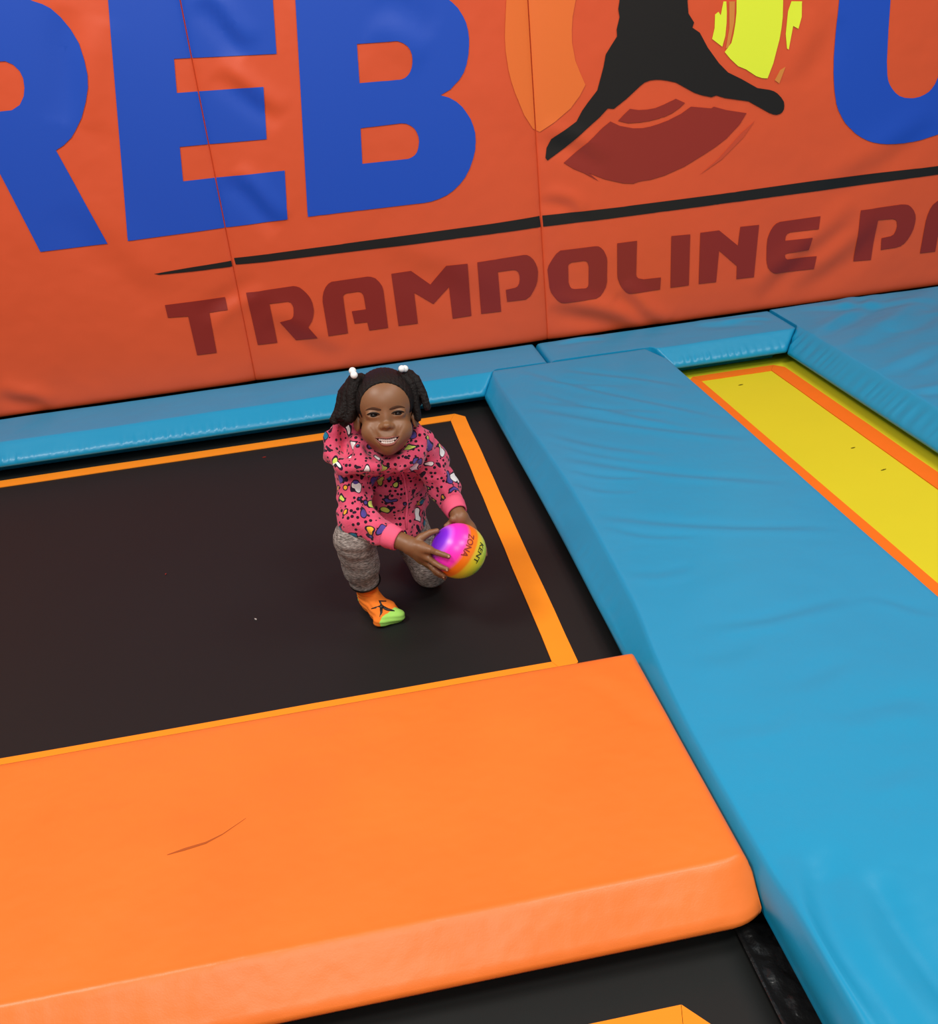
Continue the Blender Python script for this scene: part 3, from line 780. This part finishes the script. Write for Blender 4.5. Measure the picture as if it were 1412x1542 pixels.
# ball and hands
BC = V3(.2165, 2.130, .222); BR = .0675
ev = V3(0, 0, 1.4) - BC; ev /= np.linalg.norm(ev)
ex = rt0 - ev * (rt0 @ ev); ex /= np.linalg.norm(ex); ey = np.cross(ev, ex)
def Bp(u, v, d, rad=None):
    p = V3(u, v, d)
    if rad: p = p * (rad / np.linalg.norm(p))
    return BC + p[0] * ex + p[1] * ey + p[2] * ev
R1 = BR + .0062
wrist = Bp(-.122, .016, .012)
WL[:] = wrist
kn = [Bp(-.066, .002, .037, .078), Bp(-.074, -.016, .024, .079), Bp(-.076, -.030, .006, .079), Bp(-.072, -.040, -.014, .079)]
hand = []
for q, r in zip(kn, (.0105, .0105, .0100, .0090)): hand += chain([wrist + (q - wrist) * .12, wrist + (q - wrist) * .6, q], [.0175, .0140, r], .008)
tips = []
def finger(pts, rad): 
    tips.append((pts[-1], pts[-2])); return chain(pts, rad, .0022)
hand += finger([kn[0], Bp(-.049, -.004, .056, R1 + .003), Bp(-.036, -.009, .066, R1 + .001), Bp(-.024, -.013, .070, R1)], [.0078, .0070, .0064, .0056])
hand += finger([kn[1], Bp(-.059, -.030, .044, R1 + .003), Bp(-.045, -.040, .052, R1 + .001), Bp(-.029, -.045, .055, R1)], [.0078, .0070, .0064, .0056])
hand += finger([kn[2], Bp(-.062, -.048, .024, R1 + .003), Bp(-.050, -.058, .026, R1 + .001), Bp(-.038, -.064, .026, R1)], [.0075, .0068, .0062, .0055])
hand += finger([kn[3], Bp(-.058, -.056, .000, R1 + .003), Bp(-.046, -.062, -.002, R1 + .001), Bp(-.034, -.066, -.004, R1)], [.0070, .0062, .0056, .0050])
hand += finger([wrist + (kn[0] - wrist) * .25, Bp(-.089, .032, .018), Bp(-.072, .046, .022, R1 + .010), Bp(-.056, .052, .026, R1 + .001)], [.0125, .0105, .0078, .0062])
# far hand, behind and on top of the ball
w2 = Bp(.002, .084, -.034)
WR[:] = w2
k2 = [Bp(-.004, .052, -.058, .080), Bp(.014, .052, -.056, .080), Bp(.030, .046, -.054, .080), Bp(.044, .036, -.052, .079)]
for q, r in zip(k2, (.0105, .0105, .0100, .0090)): hand += chain([w2 + (q - w2) * .12, w2 + (q - w2) * .6, q], [.0175, .0140, r], .008)
hand += finger([k2[0], Bp(.000, .030, -.07, R1 + .003), Bp(.002, .012, -.075, R1 + .001), Bp(.004, -.004, -.075, R1)], [.0078, .0070, .0064, .0056])
hand += finger([k2[1], Bp(.026, .030, -.06, R1 + .003), Bp(.032, .012, -.064, R1 + .001), Bp(.034, -.004, -.062, R1)], [.0078, .0070, .0064, .0056])
hand += finger([k2[2], Bp(.044, .026, -.052, R1 + .003), Bp(.052, .010, -.050, R1 + .001), Bp(.056, -.006, -.046, R1)], [.0075, .0068, .0062, .0055])
hand += finger([k2[3], Bp(.054, .020, -.040, R1 + .003), Bp(.062, .004, -.036, R1 + .001), Bp(.066, -.010, -.030, R1)], [.0070, .0062, .0056, .0050])
hand += finger([w2 + (k2[0] - w2) * .25, Bp(-.012, .078, -.026), Bp(-.018, .066, -.032, R1 + .006), Bp(-.030, .060, -.030, R1 + .001)], [.0120, .0100, .0075, .0062])
i0 = len(head)
body = [p for p in body]
# arms again with the final wrist positions
body += chain([EL, WL], [.0250, .0210], .012) + chain([ER, WR], [.0240, .0195], .012) + hand

def lipmat(cen):
    q = cen - HC
    x = q @ hx; y = q @ hy; z = q @ hz
    inside = (np.abs(x) < .026) & (np.abs(y - smile(x)) < .0082) & (z < mz(x) - .006) & (z > 0.03)
    return np.where(inside, 1, 0)
person = sdf_mesh('person', body, .0020, [M['skin'], M['mouth']], matfn=lipmat)
tag(person, 'smiling toddler in pink heart-print hoodie crouching on the black bed with a ball', 'person')

def tube(name, pts, rads, mat, parent, flat=None, n=10, closed_ends=True):
    """round tube through world points; flat = (dir, factor) squashes it"""
    pts = [V3(*p) for p in pts]
    out = []; fs = []
    prev = None
    for i, p in enumerate(pts):
        t = pts[min(i + 1, len(pts) - 1)] - pts[max(i - 1, 0)]; t /= np.linalg.norm(t)
        r = flat if flat is not None else (prev if prev is not None else V3(0.3, 0.2, 1))
        a1 = r - t * (r @ t); a1 /= np.linalg.norm(a1); a2 = np.cross(t, a1); prev = a1
        for k in range(n):
            c, s_ = math.cos(6.2832 * k / n), math.sin(6.2832 * k / n)
            f1 = 0.45 if flat is not None else 1
            out.append(p + rads[i] * (c * a1 * f1 + s_ * a2))
    m_ = len(pts)
    for i in range(m_ - 1):
        for k in range(n): fs.append((i * n + k, i * n + (k + 1) % n, (i + 1) * n + (k + 1) % n, (i + 1) * n + k))
    fs.append(tuple(range(n))[::-1]); fs.append(tuple((m_ - 1) * n + k for k in range(n)))
    return add_obj(name, out, fs, mat, parent)

def join(name, objs, parent, mat=None):
    vs = []; fs = []; mi = []; mats = []
    for o in objs:
        b0 = len(vs); vs += [tuple(v.co) for v in o.data.vertices]
        for q in o.data.polygons: fs.append(tuple(i + b0 for i in q.vertices))
    r = add_obj(name, vs, fs, mat or objs[0].data.materials[0], parent)
    for o in objs:
        me = o.data; bpy.data.objects.remove(o); bpy.data.meshes.remove(me)
    return r

def uv_sphere(name, c, r, mat, parent, axes=None, n=20):
    vs = []; fs = []
    A = np.eye(3) if axes is None else axes
    rr = V3(r, r, r) if np.isscalar(r) else V3(*r)
    for i in range(n // 2 + 1):
        th = math.pi * i / (n // 2)
        for k in range(n):
            ph = 2 * math.pi * k / n
            v = V3(math.sin(th) * math.cos(ph), math.sin(th) * math.sin(ph), math.cos(th)) * rr
            vs.append(V3(*c) + v @ A)
    for i in range(n // 2):
        for k in range(n): fs.append((i * n + k, (i + 1) * n + k, (i + 1) * n + (k + 1) % n, i * n + (k + 1) % n))
    return add_obj(name, vs, fs, mat, parent)

# eyes
for s in (-1, 1):
    ec = (s * .0285, .000, .0528)
    e = uv_sphere('eyeball', H(*ec), .0108, M['eye_white'], person, HR, 24)
    e['label'] = 'white of the eye with dark iris'
    iz = uv_sphere('iris', H(ec[0] + .0005, ec[1] - .0006, ec[2] + .0062), (.0084, .0084, .0049), M['iris'], e, HR, 20)
    xs_ = np.linspace(-.0150, .0150, 9)
    pts = [onface(ec[0] + x, .0050 - 16 * x * x + s * x * .04, .0003) for x in xs_]
    tube('eyelashes', pts, [.0007, .0015, .0020, .0023, .0024, .0023, .0021, .0017, .0008], M['lash'], person)
    pts = [onface(s * (.0095 + t * .036), .0110 + .0050 * math.sin(t * 2.7) - .001 * t, .0000) for t in np.linspace(0, 1, 9)]
    tube('eyebrow', pts, [.0014, .0026, .0032, .0034, .0033, .0030, .0026, .0018, .0008], M['brow'], person, flat=hz)
# lips
def lip(sign, off, rmax):
    pts = []; rr = []
    for i, x in enumerate(np.linspace(-.0275, .0275, 13)):
        t = 1 - abs(x) / .0275
        y = smile(x) + sign * (off * min(1, t * 1.7 + .12))
        p = onface(x, y + sign * .0006, -.0004)
        pts.append(p); rr.append(rmax * (0.35 + 0.65 * min(1, t * 2)))
    return tube('lip', pts, rr, M['lip'], person)
lip(1, .0072, .0020); lip(-1, .0078, .0028)
# teeth
tv = []
for row, (sy, hh, cnt_) in enumerate(((1, .0042, 8), (-1, .0022, 6))):
    for i in range(cnt_):
        x = (i - (cnt_ - 1) / 2) * .0050
        w = .0037; y = smile(x) + (.0022 if row == 0 else -.0040)
        c = H(x, y, mz(x) - .0068 - (0.001 if row else 0))
        tv.append(uv_sphere('tooth', c, (w, hh, .0015), M['teeth'], person, HR, 10))
join('teeth', tv, person, M['teeth'])
# nails on the near hand
for (tp, pv) in tips[:4]:
    d = tp - pv; d /= np.linalg.norm(d)
    o_ = tp - BC; o_ /= np.linalg.norm(o_); sd = np.cross(d, o_); sd /= np.linalg.norm(sd)
    uv_sphere('fingernail', tp + d * .0015 + o_ * .0044, (.0032, .0038, .0012), M['nail'], person, np.array([sd, d, np.cross(sd, d)]), 10)

# hair cap with a side-less hairline
cap = [hell((0, .031, -.026), (.0745, .0810, .090)), hell((0, .034, .019), (.0628, .0540, .0522), .02), hell((0, -.01, -.045), (.066, .06, .062), .02),
       hell((0, -.012, .110), (.093, .100, .100), .006, -1),
       hell((0, -.075, .02), (.09, .060, .075), .010, -1)]
for s in (-1, 1): cap.append(hell((s * .074, -.030, .020), (.020, .040, .032), .008, -1))
def hair_noise(D, X, Y, Z):
    q = (X - HC[0]) * hx[0] + (Y - HC[1]) * hx[1] + (Z - HC[2]) * hx[2]
    return D + 0.0004 * np.sin(q * 700) + 0.0005 * np.exp(-(q / .0018) ** 2)
hair = sdf_mesh('hair', cap, .0022, M['hair'], person, post=hair_noise)

def twist(pts, r0, r1, turns, amp, seed):
    """two strands twisted round each other -> chain prims"""
    pts = [V3(*p) for p in pts]
    seg = [np.linalg.norm(pts[i + 1] - pts[i]) for i in range(len(pts) - 1)]; T = sum(seg)
    out = []; n = 60
    def at(t):
        d = t * T
        for i, s_ in enumerate(seg):
            if d <= s_ or i == len(seg) - 1: return pts[i] + (pts[i + 1] - pts[i]) * (d / s_), (pts[i + 1] - pts[i]) / s_
            d -= s_
    for ph in (0, math.pi):
        P = []; Rr = []
        for k in range(n + 1):
            t = k / n
            p, d = at(t); a1 = np.cross(d, V3(.2, 1, .1)); a1 /= np.linalg.norm(a1); a2 = np.cross(d, a1)
            an = ph + turns * 6.2832 * t + seed
            ww = amp * (1 - .35 * t)
            P.append(p + ww * (math.cos(an) * a1 + math.sin(an) * a2)); Rr.append(r0 + (r1 - r0) * t)
        out += chain(P, Rr, .0025)
    return out
def fuzz(D, X, Y, Z): return D + 0.0012 * np.sin(X * 520 + 3 * np.sin(Z * 160)) * np.sin(Y * 470) * np.sin(Z * 560 + X * 200)
# left of the picture: full bunch of twists
pl = []
pl += [capsule(H(-.052, .086, -.010), H(-.072, .078, -.004), .016, .018, .01)]
pl += twist([H(-.062, .092, 0), H(-.084, .064, .000), H(-.092, .030, .000), H(-.108, .000, -.002)], .0100, .0080, 7, .0055, 0.3)
pl += twist([H(-.064, .084, .008), H(-.076, .054, .010), H(-.078, .020, .008), H(-.088, -.008, .004)], .0100, .0075, 6.3, .0055, 1.2)
pl += twist([H(-.066, .086, -.014), H(-.096, .056, -.014), H(-.108, .018, -.014), H(-.124, -.008, -.012)], .0100, .0075, 7.4, .0055, 2.0)
pl += twist([H(-.060, .078, -.01), H(-.072, .044, -.014), H(-.080, .010, -.018), H(-.102, -.014, -.018)], .0100, .0080, 6.6, .0052, 2.6)
pl += twist([H(-.060, .070, .002), H(-.068, .040, .000), H(-.072, .014, -.004), H(-.080, -.004, -.010)], .0090, .0070, 5.2, .0045, 4.6)
p1 = sdf_mesh('pigtail', pl, .0024, M['hair'], hair, post=fuzz)
pr = [capsule(H(.046, .092, -.010), H(.064, .088, -.006), .013, .014, .01)]
pr += twist([H(.052, .094, -.004), H(.076, .078, .000), H(.092, .042, .002), H(.100, .008, .002)], .0086, .0056, 6.5, .0044, .6)
pr += twist([H(.050, .088, .006), H(.066, .066, .010), H(.072, .030, .008), H(.076, -.018, .002)], .0086, .0052, 8, .0038, 1.9)
pr += twist([H(.052, .090, -.012), H(.072, .070, -.014), H(.082, .040, -.014), H(.080, .020, -.014)], .0086, .0060, 5.5, .0044, 3.1)
p2 = sdf_mesh('pigtail', pr, .0024, M['hair'], hair, post=fuzz)
for c in ((-.0690, .1060, .024), (-.0660, .0960, .030)): uv_sphere('hair_bead', H(*c), .0088, M['bead'], hair, HR)
for c in ((.0460, .1035, .022), (.0535, .1035, .016)): uv_sphere('hair_bead', H(*c), .0082, M['bead'], hair, HR)

# hoodie
def cloth_fold(amp, f, seed):
    r = np.random.RandomState(seed); W = r.normal(size=(5, 3)) * f; PH = r.uniform(0, 6, 5)
    def fn(D, X, Y, Z):
        near = np.abs(D) < .03
        s = 0
        for w, ph in zip(W, PH): s = s + np.sin(X * w[0] + Y * w[1] + Z * w[2] + ph + 1.4 * np.sin(Z * f * .5 + X * f * .3 + ph))
        return D + np.where(near, amp * s / 3, 0)
    return fn
CWL = EL + (WL - EL) * .74; CWR = ER + (WR - ER) * .74      # cuffs
dl = (WL - EL) / np.linalg.norm(WL - EL); dr = (WR - ER) / np.linalg.norm(WR - ER)
hood = [ellip((.100, 2.385, .335), (.094, .074, .100), None, .02), ellip((.088, 2.405, .245), (.086, .078, .088), None, .03),
        ellip((.080, 2.385, .195), (.080, .080, .045), None, .02),
        capsule(N0 + V3(-.03, .02, -.03), SL, .045, .041, .02), capsule(N0 + V3(.03, .02, -.03), SR, .045, .040, .02)]
hood += chain([SL, EL + V3(0, 0, .002), CWL - dl * .034], [.043, .041, .0300], .015)
hood += chain([SR, ER, CWR - dr * .030], [.041, .037, .0290], .015)
hood += [ellip(EL + V3(.012, -.01, -.004), (.034, .032, .034), None, .012), ellip(EL + (CWL - EL) * .50, (.018, .035, .035), None, .010),
         ellip((SL + EL) / 2 + V3(0, -.004, .008), (.044, .041, .015), None, .010), ellip((SR + ER) / 2 + V3(.0, -.006, .004), (.040, .038, .014), None, .010)]
# hood folded round the neck, spilling to the left of the picture
ring = [H(-.118, -.020, -.060), H(-.138, -.050, -.062), H(-.138, -.088, -.048), H(-.112, -.116, -.022), H(-.072, -.118, .000), H(-.034, -.122, .016)]
hood += chain(ring, [.010, .015, .019, .020, .018, .012], .008)
hood += chain([H(-.118, -.020, -.060), H(-.06, -.025, -.088), H(.02, -.03, -.090), H(.068, -.040, -.062), H(.076, -.074, -.040), H(.056, -.106, -.014), H(.026, -.130, .004)], [.010, .013, .014, .014, .016, .016, .010], .012)
hood += chain([H(-.112, -.094, -.06), H(-.074, -.062, -.038), H(-.062, -.086, -.014)], [.024, .017, .020], .010)
hood += chain([H(-.134, -.07, -.075), H(-.08, -.08, -.09), H(.04, -.08, -.085)], [.02, .03, .03], .012)
hood += [capsule(H(-.052, -.108, -.028), H(.055, -.104, -.038), .036, .036, .015)]
hood += chain([H(.082, -.060, -.050), SR + V3(.002, .004, .006)], [.022, .040], .015)
hood += chain([H(-.125, -.030, -.085), H(-.090, -.035, -.080), H(-.060, -.040, -.060)], [.012, .022, .020], .010)
hood += [ellip(H(0, -.074, .010), (.058, .030, .056), HR, .008, -1)]
hood += [ellip(H(-.108, -.058, -.018), (.0180, .040, .052), HR, .006, -1)]
def hfold(D, X, Y, Z): return cloth_fold(.0022, 110, 3)(cloth_fold(.003, 55, 8)(D, X, Y, Z), X, Y, Z)
hoodie = sdf_mesh('hoodie', hood, .0028, M['fleece'], person, post=hfold)
hoodie['label'] = 'pink hoodie printed with black dots and coloured hearts'
for c, d, r in ((CWL - dl * .004, dl, .0290), (CWR - dr * .004, dr, .0280)):
    n_ = 28; vs = []; fs = []
    a1 = np.cross(d, V3(0, 0, 1)); a1 /= np.linalg.norm(a1); a2 = np.cross(d, a1)
    prof = [(-.020, r - .002), (-.016, r + .0015), (-.008, r + .0018), (0, r + .0005), (.010, r - .001), (.016, r - .002), (.0175, r - .0045), (.014, r - .006), (.0, r - .006)]
    for u, rr in prof:
        for k in range(n_ * 2):
            an = 3.14159 * k / n_
            q = rr + (.0006 if k % 2 else -.0004)
            vs.append(c + d * u + q * (math.cos(an) * a1 + math.sin(an) * a2))
    nn_ = n_ * 2
    for i in range(len(prof) - 1):
        for k in range(nn_): fs.append((i * nn_ + k, i * nn_ + (k + 1) % nn_, (i + 1) * nn_ + (k + 1) % nn_, (i + 1) * nn_ + k))
    cf = add_obj('cuff', vs, fs, M['pink'], hoodie); cf['label'] = 'plain pink ribbed cuff'
zp = [snap(hood, p, .0022) for p in (V3(.112, 2.30, .385), V3(.118, 2.295, .350), V3(.122, 2.30, .310), V3(.120, 2.31, .270), V3(.112, 2.32, .235), V3(.105, 2.32, .205))]
tube('zip', zp, [.003] * 6, M['pink'], hoodie, flat=V3(0, -1, .4))

# trousers
pants = [ellip((.075, 2.435, .175), (.088, .072, .062), None, .03)]
HEM = AL + (KL - AL) * .19
pants += chain([HIPL, KL, HEM - (KL - AL) * .12], [.054, .043, .0385], .022)
pants += chain([HIPR, KR + V3(0, 0, .004), AR + V3(0, 0, .004)], [.054, .044, .036], .018)
pants += [capsule(KL + (AL - KL) * .1, KL + (AL - KL) * .5, .0445, .0435, .02)]
sd_ = (AL - KL) / np.linalg.norm(AL - KL)
def pfold(D, X, Y, Z):
    D = cloth_fold(.0014, 80, 5)(cloth_fold(.0020, 45, 4)(D, X, Y, Z), X, Y, Z)
    cut = (X - HEM[0]) * sd_[0] + (Y - HEM[1]) * sd_[1] + (Z - HEM[2]) * sd_[2]
    cut = np.where((X < .07) & (Y < 2.36), cut, -1.0)
    D = np.maximum(D, cut)
    return np.maximum(D, .0035 - Z)
trousers = sdf_mesh('trousers', pants, .0028, M['knit'], person, post=pfold)
trousers['label'] = 'grey marled knit trousers'

# socks
def mk_sock(prims, toe, toed, heel, lo_z):
    def post(D, X, Y, Z): return np.maximum(D + .0007 * np.sin(Z * 500 + X * 90), lo_z - Z)
    def mf(c):
        g = ((c - toe) @ toed > 0)
        hl = (((c - heel) ** 2).sum(1) < .024 ** 2)
        return np.where(g | hl, 1, 0)
    return sdf_mesh('sock', prims, .0020, [M['sock_orange'], M['sock_green']], person, post=post, matfn=mf)
s1 = chain([HEM + (KL - AL) * .05, AL + V3(-.001, .006, -.012)], [.0290, .0280], .01)
s1 += [capsule((-.024, 2.322, .024), (-.012, 2.285, .030), .0225, .0250, .012)]
s1 += chain([V3(-.012, 2.285, .032), V3(.004, 2.235, .026), V3(.010, 2.205, .018)], [.0260, .0230, .0170], .012)
s1 += chain([V3(-.006, 2.275, .032), V3(.028, 2.240, .024), V3(.044, 2.216, .017)], [.0240, .0200, .0170], .012)
s1 += [capsule((.000, 2.202, .0165), (.052, 2.212, .0165), .0150, .0165, .008)]
td = V3(.62, -.78, 0); td /= np.linalg.norm(td)
sock = mk_sock(s1, V3(.028, 2.208, .02), td, V3(-.040, 2.334, .020), .0015)
sock['label'] = 'orange sock with lime toe and a small black figure'
s2 = chain([AR + V3(0, -.02, 0), V3(.15, 2.52, .028), V3(.135, 2.585, .022)], [.028, .024, .018], .012)
mk_sock(s2, V3(.137, 2.55, .02), V3(-.2, 1, 0), V3(.15, 2.49, .0), .0015)['label'] = 'orange sock folded under the kneeling leg'
marks = []
for pa, ra in ((((.008, 2.222, .05), (.013, 2.220, .048), (.017, 2.216, .046)), (.0046, .0062, .0046)),
               (((.013, 2.222, .048), (.010, 2.240, .052), (.027, 2.240, .050)), (.0034, .0034, .0016)),
               (((.014, 2.220, .048), (.028, 2.212, .045), (.044, 2.206, .045)), (.0044, .0040, .0014)),
               (((.011, 2.220, .048), (-.004, 2.220, .048), (-.018, 2.224, .045)), (.0040, .0026, .0012)),
               (((.012, 2.218, .048), (.010, 2.203, .045), (.003, 2.190, .040)), (.0044, .0030, .0014))):
    P = [snap(s1, q, .0002) for q in pa]
    nrm = V3(0.1, -.5, .8)
    marks.append(tube('mark', P, ra, M['print_black'], person, flat=nrm))
join('printed_figure', marks, sock, M['print_black'])['label'] = 'small black jumping figure print'
# shade inside the trouser leg opening, put in as a black ring
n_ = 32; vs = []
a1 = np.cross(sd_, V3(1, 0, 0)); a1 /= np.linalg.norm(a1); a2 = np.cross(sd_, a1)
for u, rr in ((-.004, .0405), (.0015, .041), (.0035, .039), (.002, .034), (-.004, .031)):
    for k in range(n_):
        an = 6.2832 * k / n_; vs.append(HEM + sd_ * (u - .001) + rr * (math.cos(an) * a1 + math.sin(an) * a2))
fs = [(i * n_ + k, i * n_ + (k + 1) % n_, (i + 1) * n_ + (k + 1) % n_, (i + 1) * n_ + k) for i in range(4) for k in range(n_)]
add_obj('hem_shade', vs, fs, M['print_black'], trousers)['label'] = 'painted black shade inside the trouser leg opening'

# ------------------------------------------------------------------ the ball
ax_ = -.75 * ex + .45 * ey + .48 * ev; ax_ /= np.linalg.norm(ax_)
b1_ = ex - ax_ * (ex @ ax_); b1_ /= np.linalg.norm(b1_); b2_ = np.cross(ax_, b1_)
mt = new_mat('rainbow_ball_vinyl', srgb(255, 60, 200), 0.33, 0.5)
nt = mt.node_tree; b = nt.nodes['Principled BSDF']
tc = nt.nodes.new('ShaderNodeTexCoord'); sx = nt.nodes.new('ShaderNodeSeparateXYZ')
mr = nt.nodes.new('ShaderNodeMapRange'); mr.inputs['From Min'].default_value = -BR; mr.inputs['From Max'].default_value = BR
rp = nt.nodes.new('ShaderNodeValToRGB')
nt.links.new(tc.outputs['Object'], sx.inputs[0]); nt.links.new(sx.outputs['Z'], mr.inputs['Value'])
nt.links.new(mr.outputs[0], rp.inputs['Fac']); nt.links.new(rp.outputs['Color'], b.inputs['Base Color'])
def pos(deg): return (math.cos(math.radians(deg)) + 1) / 2
els = rp.color_ramp.elements
stops = [(180, (40, 150, 210)), (150, (60, 205, 140)), (128, (190, 232, 70)), (104, (240, 226, 50)), (95, (245, 205, 48)), (90, (255, 136, 26)), (76, (255, 118, 20)), (67, (255, 52, 185)), (44, (255, 48, 205)), (33, (205, 100, 240)), (25, (140, 45, 225)), (0, (105, 25, 205))]
els[0].position = pos(180); els[0].color = srgb(*stops[0][1])
els[1].position = 1.0; els[1].color = srgb(*stops[-1][1])
for d_, c_ in stops[1:-1]:
    q = rp.color_ramp.elements.new(pos(d_)); q.color = srgb(*c_)
n_ = 64; vs = []; fs = []
for i in range(n_ // 2 + 1):
    th = math.pi * i / (n_ // 2)
    for k in range(n_):
        ph = 2 * math.pi * k / n_
        vs.append((BR * math.sin(th) * math.cos(ph), BR * math.sin(th) * math.sin(ph), BR * math.cos(th)))
fs = [(i * n_ + k, (i + 1) * n_ + k, (i + 1) * n_ + (k + 1) % n_, i * n_ + (k + 1) % n_) for i in range(n_ // 2) for k in range(n_)]
ball = add_obj('ball', vs, fs, mt)
BM = Matrix.Identity(4)
for i in range(3):
    BM[i][0] = b1_[i]; BM[i][1] = b2_[i]; BM[i][2] = ax_[i]; BM[i][3] = BC[i]
ball.matrix_world = BM
tag(ball, 'rainbow rubber ball, purple and pink to orange and yellow, held in both hands', 'ball')
# lettering wrapped round the ball along a ring
M['ball_ink_red'] = new_mat('dark_red_ink', srgb(150, 50, 40), 0.5, 0.3)
M['ball_ink_green'] = new_mat('dark_olive_ink', srgb(70, 74, 30), 0.5, 0.3)
def ring_text(txt, pol, lon0, size, mat):
    cu = bpy.data.curves.new('lettering', 'FONT'); cu.body = txt; cu.size = size; cu.align_x = 'CENTER'; cu.offset = size * .02
    to = bpy.data.objects.new('lettering', cu); COL.objects.link(to)
    dg = bpy.context.evaluated_depsgraph_get(); dg.update()
    me = bpy.data.meshes.new_from_object(to.evaluated_get(dg))
    bpy.data.objects.remove(to); bpy.data.curves.remove(cu)
    bm = bmesh.new(); bm.from_mesh(me)
    bmesh.ops.triangulate(bm, faces=bm.faces[:])
    bmesh.ops.subdivide_edges(bm, edges=[e for e in bm.edges if e.calc_length() > size * .25], cuts=2, use_grid_fill=False)
    bmesh.ops.triangulate(bm, faces=bm.faces[:])
    for v in bm.verts:
        th = math.radians(pol) + (v.co.y - size * .35) / BR        # letter tops point away from the purple pole
        ph = math.radians(lon0) - v.co.x / (BR * math.sin(math.radians(pol)))
        r = BR + .0007
        v.co = (r * math.sin(th) * math.cos(ph), r * math.sin(th) * math.sin(ph), r * math.cos(th))
    for fc in bm.faces:
        fc.normal_update()
        if fc.normal.dot(fc.calc_center_median()) < 0: fc.normal_flip()
    bm.to_mesh(me); bm.free(); me.materials.clear(); me.materials.append(mat)
    o = bpy.data.objects.new('lettering', me); COL.objects.link(o); o.parent = ball
    return o
# longitude that faces the camera
L0 = math.degrees(math.atan2(ev @ b2_, ev @ b1_))
ring_text('ZONA', 76, L0 + 22, .021, M['ball_ink_red'])['label'] = 'dark red letters ZONA'
ring_text('KENT', 106, L0 + 20, .021, M['ball_ink_green'])['label'] = 'dark olive letters KENT'
